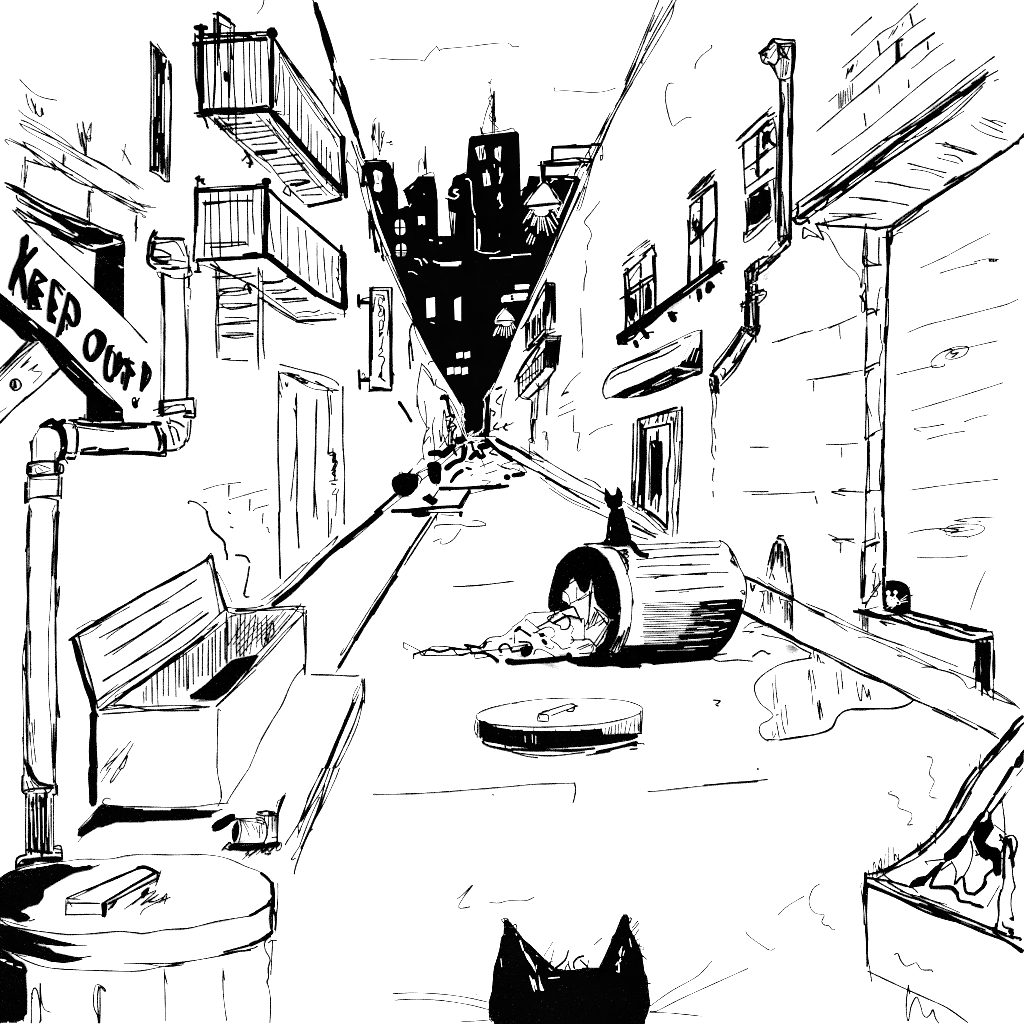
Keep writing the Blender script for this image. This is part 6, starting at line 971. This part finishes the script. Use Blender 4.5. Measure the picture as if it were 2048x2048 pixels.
fb.ink('33', """24 1790,530 1780,700 1780,830; 12 1780,830 1770,910; 16 1810,540 1800,520 1850,510 1880,560 1870,620 1850,680; 26 1830,540 1840,650 1850,740; 12 1745,545 1830,560; 10 1840,700 1850,830 1865,900 1840,950 1835,1050 1855,1150 1820,1130 1850,1135; 16 1760,920 1740,1000 1740,1120 1720,1220; 9 1745,890 1655,1045; 26 1725,1180 1715,1230; 16 1770,1165 1780,1200 1850,1220; 40 1830,1235 1840,1245; 7 1660,1195 1730,1210; 10 1750,500 1790,550; 10 1745,500 1760,540 1790,600; 8 1760,640 1780,560; 16 1800,550 1835,620 1820,680; 8 1760,680 1785,690""")
fb.finish()

# ================================================================== SKYLINE
def tower(name, label, poly, Y, depth, wins=(), ink=(), ant=(), X=None):
    P = [atY(u, v, Y) for u, v in poly]; cx = sum(p.x for p in P) / len(P)
    P = [Vector((p.x, p.y, max(p.z, 0))) for p in P]
    o = thing(name, label, 'building', (cx, Y, 0), 'dark skyline at the end of the alley')
    s = Part('facade', o, 'dark'); s.prism(P, (0, depth, 0)); s.eps = .002
    for t in ink: s.ink(*t)
    s.finish()
    for wn_ in wins:
        w_ = Part('window', o, 'lit', plane=(Vector((0, Y - .3, 0)), Vector((0, 1, 0))), thick=.25); w_.eps = .0
        w_.lit = True
        for t in wn_: w_.ink(*t)
        w_.finish()
    for grp in ant:
        a = Part('antenna', o, 'ink', plane=(Vector((0, Y + depth * .5, 0)), Vector((0, 1, 0))), thick=.15)
        for t in grp: a.ink(*t)
        a.finish()
g_ = 875
tower('office_tower', 'tallest black tower with a lattice mast on its roof', [(933, g_), (932, 345), (937, 278), (942, 272), (1034, 262), (1039, 268), (1041, 340), (1044, 480), (1044, g_)], 210, 22,
 wins=[(('10', "V 1655,1112 1720,1098 1735,1195 1685,1206"),), (('10', "V 1802,1120 1850,1108 1842,1215 1805,1185"),), (('10', "V 1712,1308 1758,1312 1770,1395 1722,1402; W8 1740,1285 1745,1310"),), (('10', "W12 1840,1270 1842,1320; W10 1860,1310 1838,1380"),), (('10', "W9 1825,1500 1840,1455 1842,1520 1860,1548 1842,1568"),)],
 ink=[('10', "W6 1837,1765 1837,1785; 6 1700,1120 1710,1200; 6 1720,1110 1715,1190; 7 1825,1130 1835,1200; 6 1735,1320 1740,1390; W5 1797,1240 1800,1262; W8 1650,1650 1655,1890; W14 1680,1735 1688,1800 1682,1880; W6 1655,1880 1700,1905 1790,1912; W6 1800,1912 1840,1895; 6 1685,1110 1690,1195; W8 1585,1352 1620,1370 1635,1560 1655,1620")],
 ant=[[('10', "9 1787,1000 1787,800 1795,690; 6 1800,690 1800,1000; 5 1705,980 1740,840 1800,690; 6 1705,1010 1695,960 1700,1000; 5 1780,740 1765,640 1778,595; 5 1755,620 1770,630; 5 1755,740 1790,720 1800,850 1810,920 1760,870 1770,910 1830,970 1800,980; 5 1755,740 1780,830 1760,870; 6 1695,960 1715,1015")], [('10', "5 1700,1010 1870,985 1932,965"), ('20', "5 0,965 10,970 25,990")]])
tower('apartment_tower', 'black tower with one pale lit panel at the far left of the skyline', [(722, g_), (722, 340), (730, 324), (772, 322), (782, 330), (785, 420), (786, g_)], 190, 18,
 wins=[(('10', "V 885,1300 900,1285 950,1300 952,1330 940,1360 950,1430 930,1447 895,1442 890,1415 900,1380 893,1330"),)],
 ink=[('10', "12 820,1215 880,1210 985,1210; 12 880,1210 910,1195; 9 1035,1225 1030,1400 1020,1600; 6 1040,1240 1040,1310; 6 920,1320 922,1360; 8 912,1385 928,1386; W8 915,1520 950,1610; 10 1000,1230 1018,1300")],
 ant=[[('10', "5 885,1200 880,950 890,910 907,887; 6 880,1060 895,930 900,1000 885,1060 870,1030 880,1010")], [('10', "9 928,925 928,1140; 6 895,1050 935,1140 950,1060 968,1000 955,990 945,1030 955,1070 930,1165; 6 935,1140 935,1168")], [('10', "6 980,1078 1030,1070 1015,1065 1010,1090 1035,1085")]])
tower('town_house', 'low black house with two arched windows in the skyline', [(778, g_), (780, 424), (808, 420), (808, 412), (826, 410), (830, g_)], 170, 10,
 wins=[(('10', "V 1050,1680 1065,1660 1085,1655 1110,1662 1122,1690 1125,1745 1110,1770 1080,1773 1058,1760 1050,1730"),), (('10', "V 1058,1860 1075,1840 1105,1838 1130,1850 1135,1900 1125,1935 1070,1940 1055,1915"),)],
 ink=[('10', "12 1085,1655 1085,1770; 9 1050,1720 1118,1718; 13 1092,1840 1095,1940; 11 1055,1890 1130,1890; 20 1030,1570 1060,1590 1120,1575; 6 1020,1600 1045,1510; 8 1025,1545 1015,1605")])
tower('gabled_tower', 'black block with a broken sloping gable and one square window', [(815, g_), (820, 405), (815, 385), (808, 382), (830, 360), (836, 352), (868, 352), (872, 372), (874, g_)], 230, 14,
 wins=[(('10', "V 1223,1635 1273,1635 1275,1695 1255,1688 1228,1692"),)],
 ink=[('10', "10 1110,1440 1160,1400 1200,1370; 10 1120,1450 1150,1460 1165,1540; 10 1125,1470 1145,1480 1160,1530; 6 1345,1340 1365,1480 1360,1700 1375,1785; 6 1255,1325 1335,1298 1345,1340; W6 1266,1464 1270,1466; W6 1165,1425 1185,1405; W6 1160,1560 1170,1540")],
 ant=[[('10', "9 1277,1105 1275,1270; 5 1228,1300 1228,1230 1248,1195 1265,1230 1270,1280 1278,1110 1288,1315; 8 1230,1220 1230,1240")]])
tower('stepped_tower', 'narrow black tower with a ragged left side next to the tallest tower', [(911, g_), (908, 470), (912, 403), (895, 398), (896, 378), (903, 370), (905, 356), (912, 350), (936, 346), (940, g_)], 250, 14,
 ink=[('10', "5 1500,1335 1580,1302; W11 1495,1435 1525,1428 1490,1450 1530,1472 1500,1500 1455,1487; W10 1440,1470 1455,1490; 9 1450,1520 1460,1620 1480,1800; 6 1470,1530 1490,1780; 5 1495,1530 1490,1750; 10 1430,1495 1460,1510")])
tower('stepped_tower', 'squat stepped black block right of the tallest tower', [(1040, g_), (1042, 392), (1047, 374), (1056, 370), (1057, 352), (1080, 352), (1081, 366), (1100, 372), (1100, g_)], 240, 14, ink=[('20', "10 70,1440 90,1420; 8 130,1330 200,1335")])
tower('office_tower', 'wide flat-topped black block behind the nearer lamp', [(1090, g_), (1092, 351), (1155, 351), (1162, 360), (1190, 520), (1190, g_)], 200, 16, ink=[('20', "12 260,1330 400,1325 425,1315; W6 300,1350 340,1352; W6 290,1380 310,1360; W6 400,1350 460,1355")])
tower('warehouse', 'long black building closing the alley with small lit windows', [(740, g_), (760, 505), (812, 500), (815, 484), (860, 478), (870, 472), (925, 470), (1000, 480), (1200, 470), (1200, g_)], 140, 12,
 wins=[(('11', "V 1287,318 1348,313 1351,455 1290,465"),), (('11', "V 1498,330 1546,308 1546,488 1502,480"),)] + [(('11', f"V {x0},{y0} {x1},{y0 - 2} {x1 + 2},{y1} {x0 + 2},{y1 + 2}"),) for x0, x1, y0, y1 in ((1513, 1557, 727, 770), (1574, 1614, 722, 770), (1443, 1487, 840, 893), (1500, 1541, 838, 890), (1555, 1597, 840, 893))],
 ink=[('11', "8 1320,310 1322,460; 7 1288,330 1350,328; 10 1527,330 1522,490; 7 1535,735 1535,755; 7 1585,740 1600,760; 7 1460,850 1475,890; 6 1520,850 1520,880; 7 1575,860 1585,885; W8 1200,20 1235,30 1250,70; W10 1265,22 1290,50; W10 1340,40 1400,55 1545,45; V 1370,72 1480,55 1555,48 1530,68 1420,75; W5 1320,500 1345,508; W10 1765,18 1932,8; W5 1150,120 1180,118 1215,140; 5 1550,490 1550,490; W8 1930,0 1932,2; W4 1545,1125 1560,1180"), ('20', "W9 0,1925 60,1922 140,1918"), ('10', "W10 1310,1812 1330,1815; V 1378,1830 1412,1828 1392,1840")])

# ================================================================== CLOUDS
def cloud(pts, Y, label, tile, txt):
    P = [atY(*T(tile, x, y), Y) for x, y in pts]
    pc = [('e', p + Vector((0, 0, -22)), (34, 22, 20)) for p in P]
    c = sum(P, Vector()) / len(P)
    q = Part('cloud', None, 'white', loc=tuple(c)); q.mats = []
    for p, s in zip(P, range(99)): q.ball(p + Vector((0, 20, -10)), (26, 12, 9))
    q.finish
    for t, s in txt: q.ink(t, s)
    q.finish(label=label, cat='cloud')
cloud([(900, 470), (1050, 470), (1200, 480), (1330, 430), (1450, 400), (1600, 385), (1750, 360), (1880, 350)], 900, 'long cloud outlined by one thin ragged line over the left towers', '10',
 [('10', "5 862,450 960,443 1050,450 1210,450 1270,462; 5 1270,462 1310,405 1362,348; 5 1362,348 1388,387; 5 1388,387 1405,370 1600,352 1780,330 1900,325 1932,350"), ('20', "5 0,352 40,352 55,347")])
cloud([(350, 700), (450, 705), (560, 710), (680, 708), (750, 690)], 900, 'short cloud outlined by one thin line left of the right roof edge', '20',
 [('20', "5 322,662 318,680 330,688 400,684 540,694 630,698 720,685 785,663")])
commit_all()
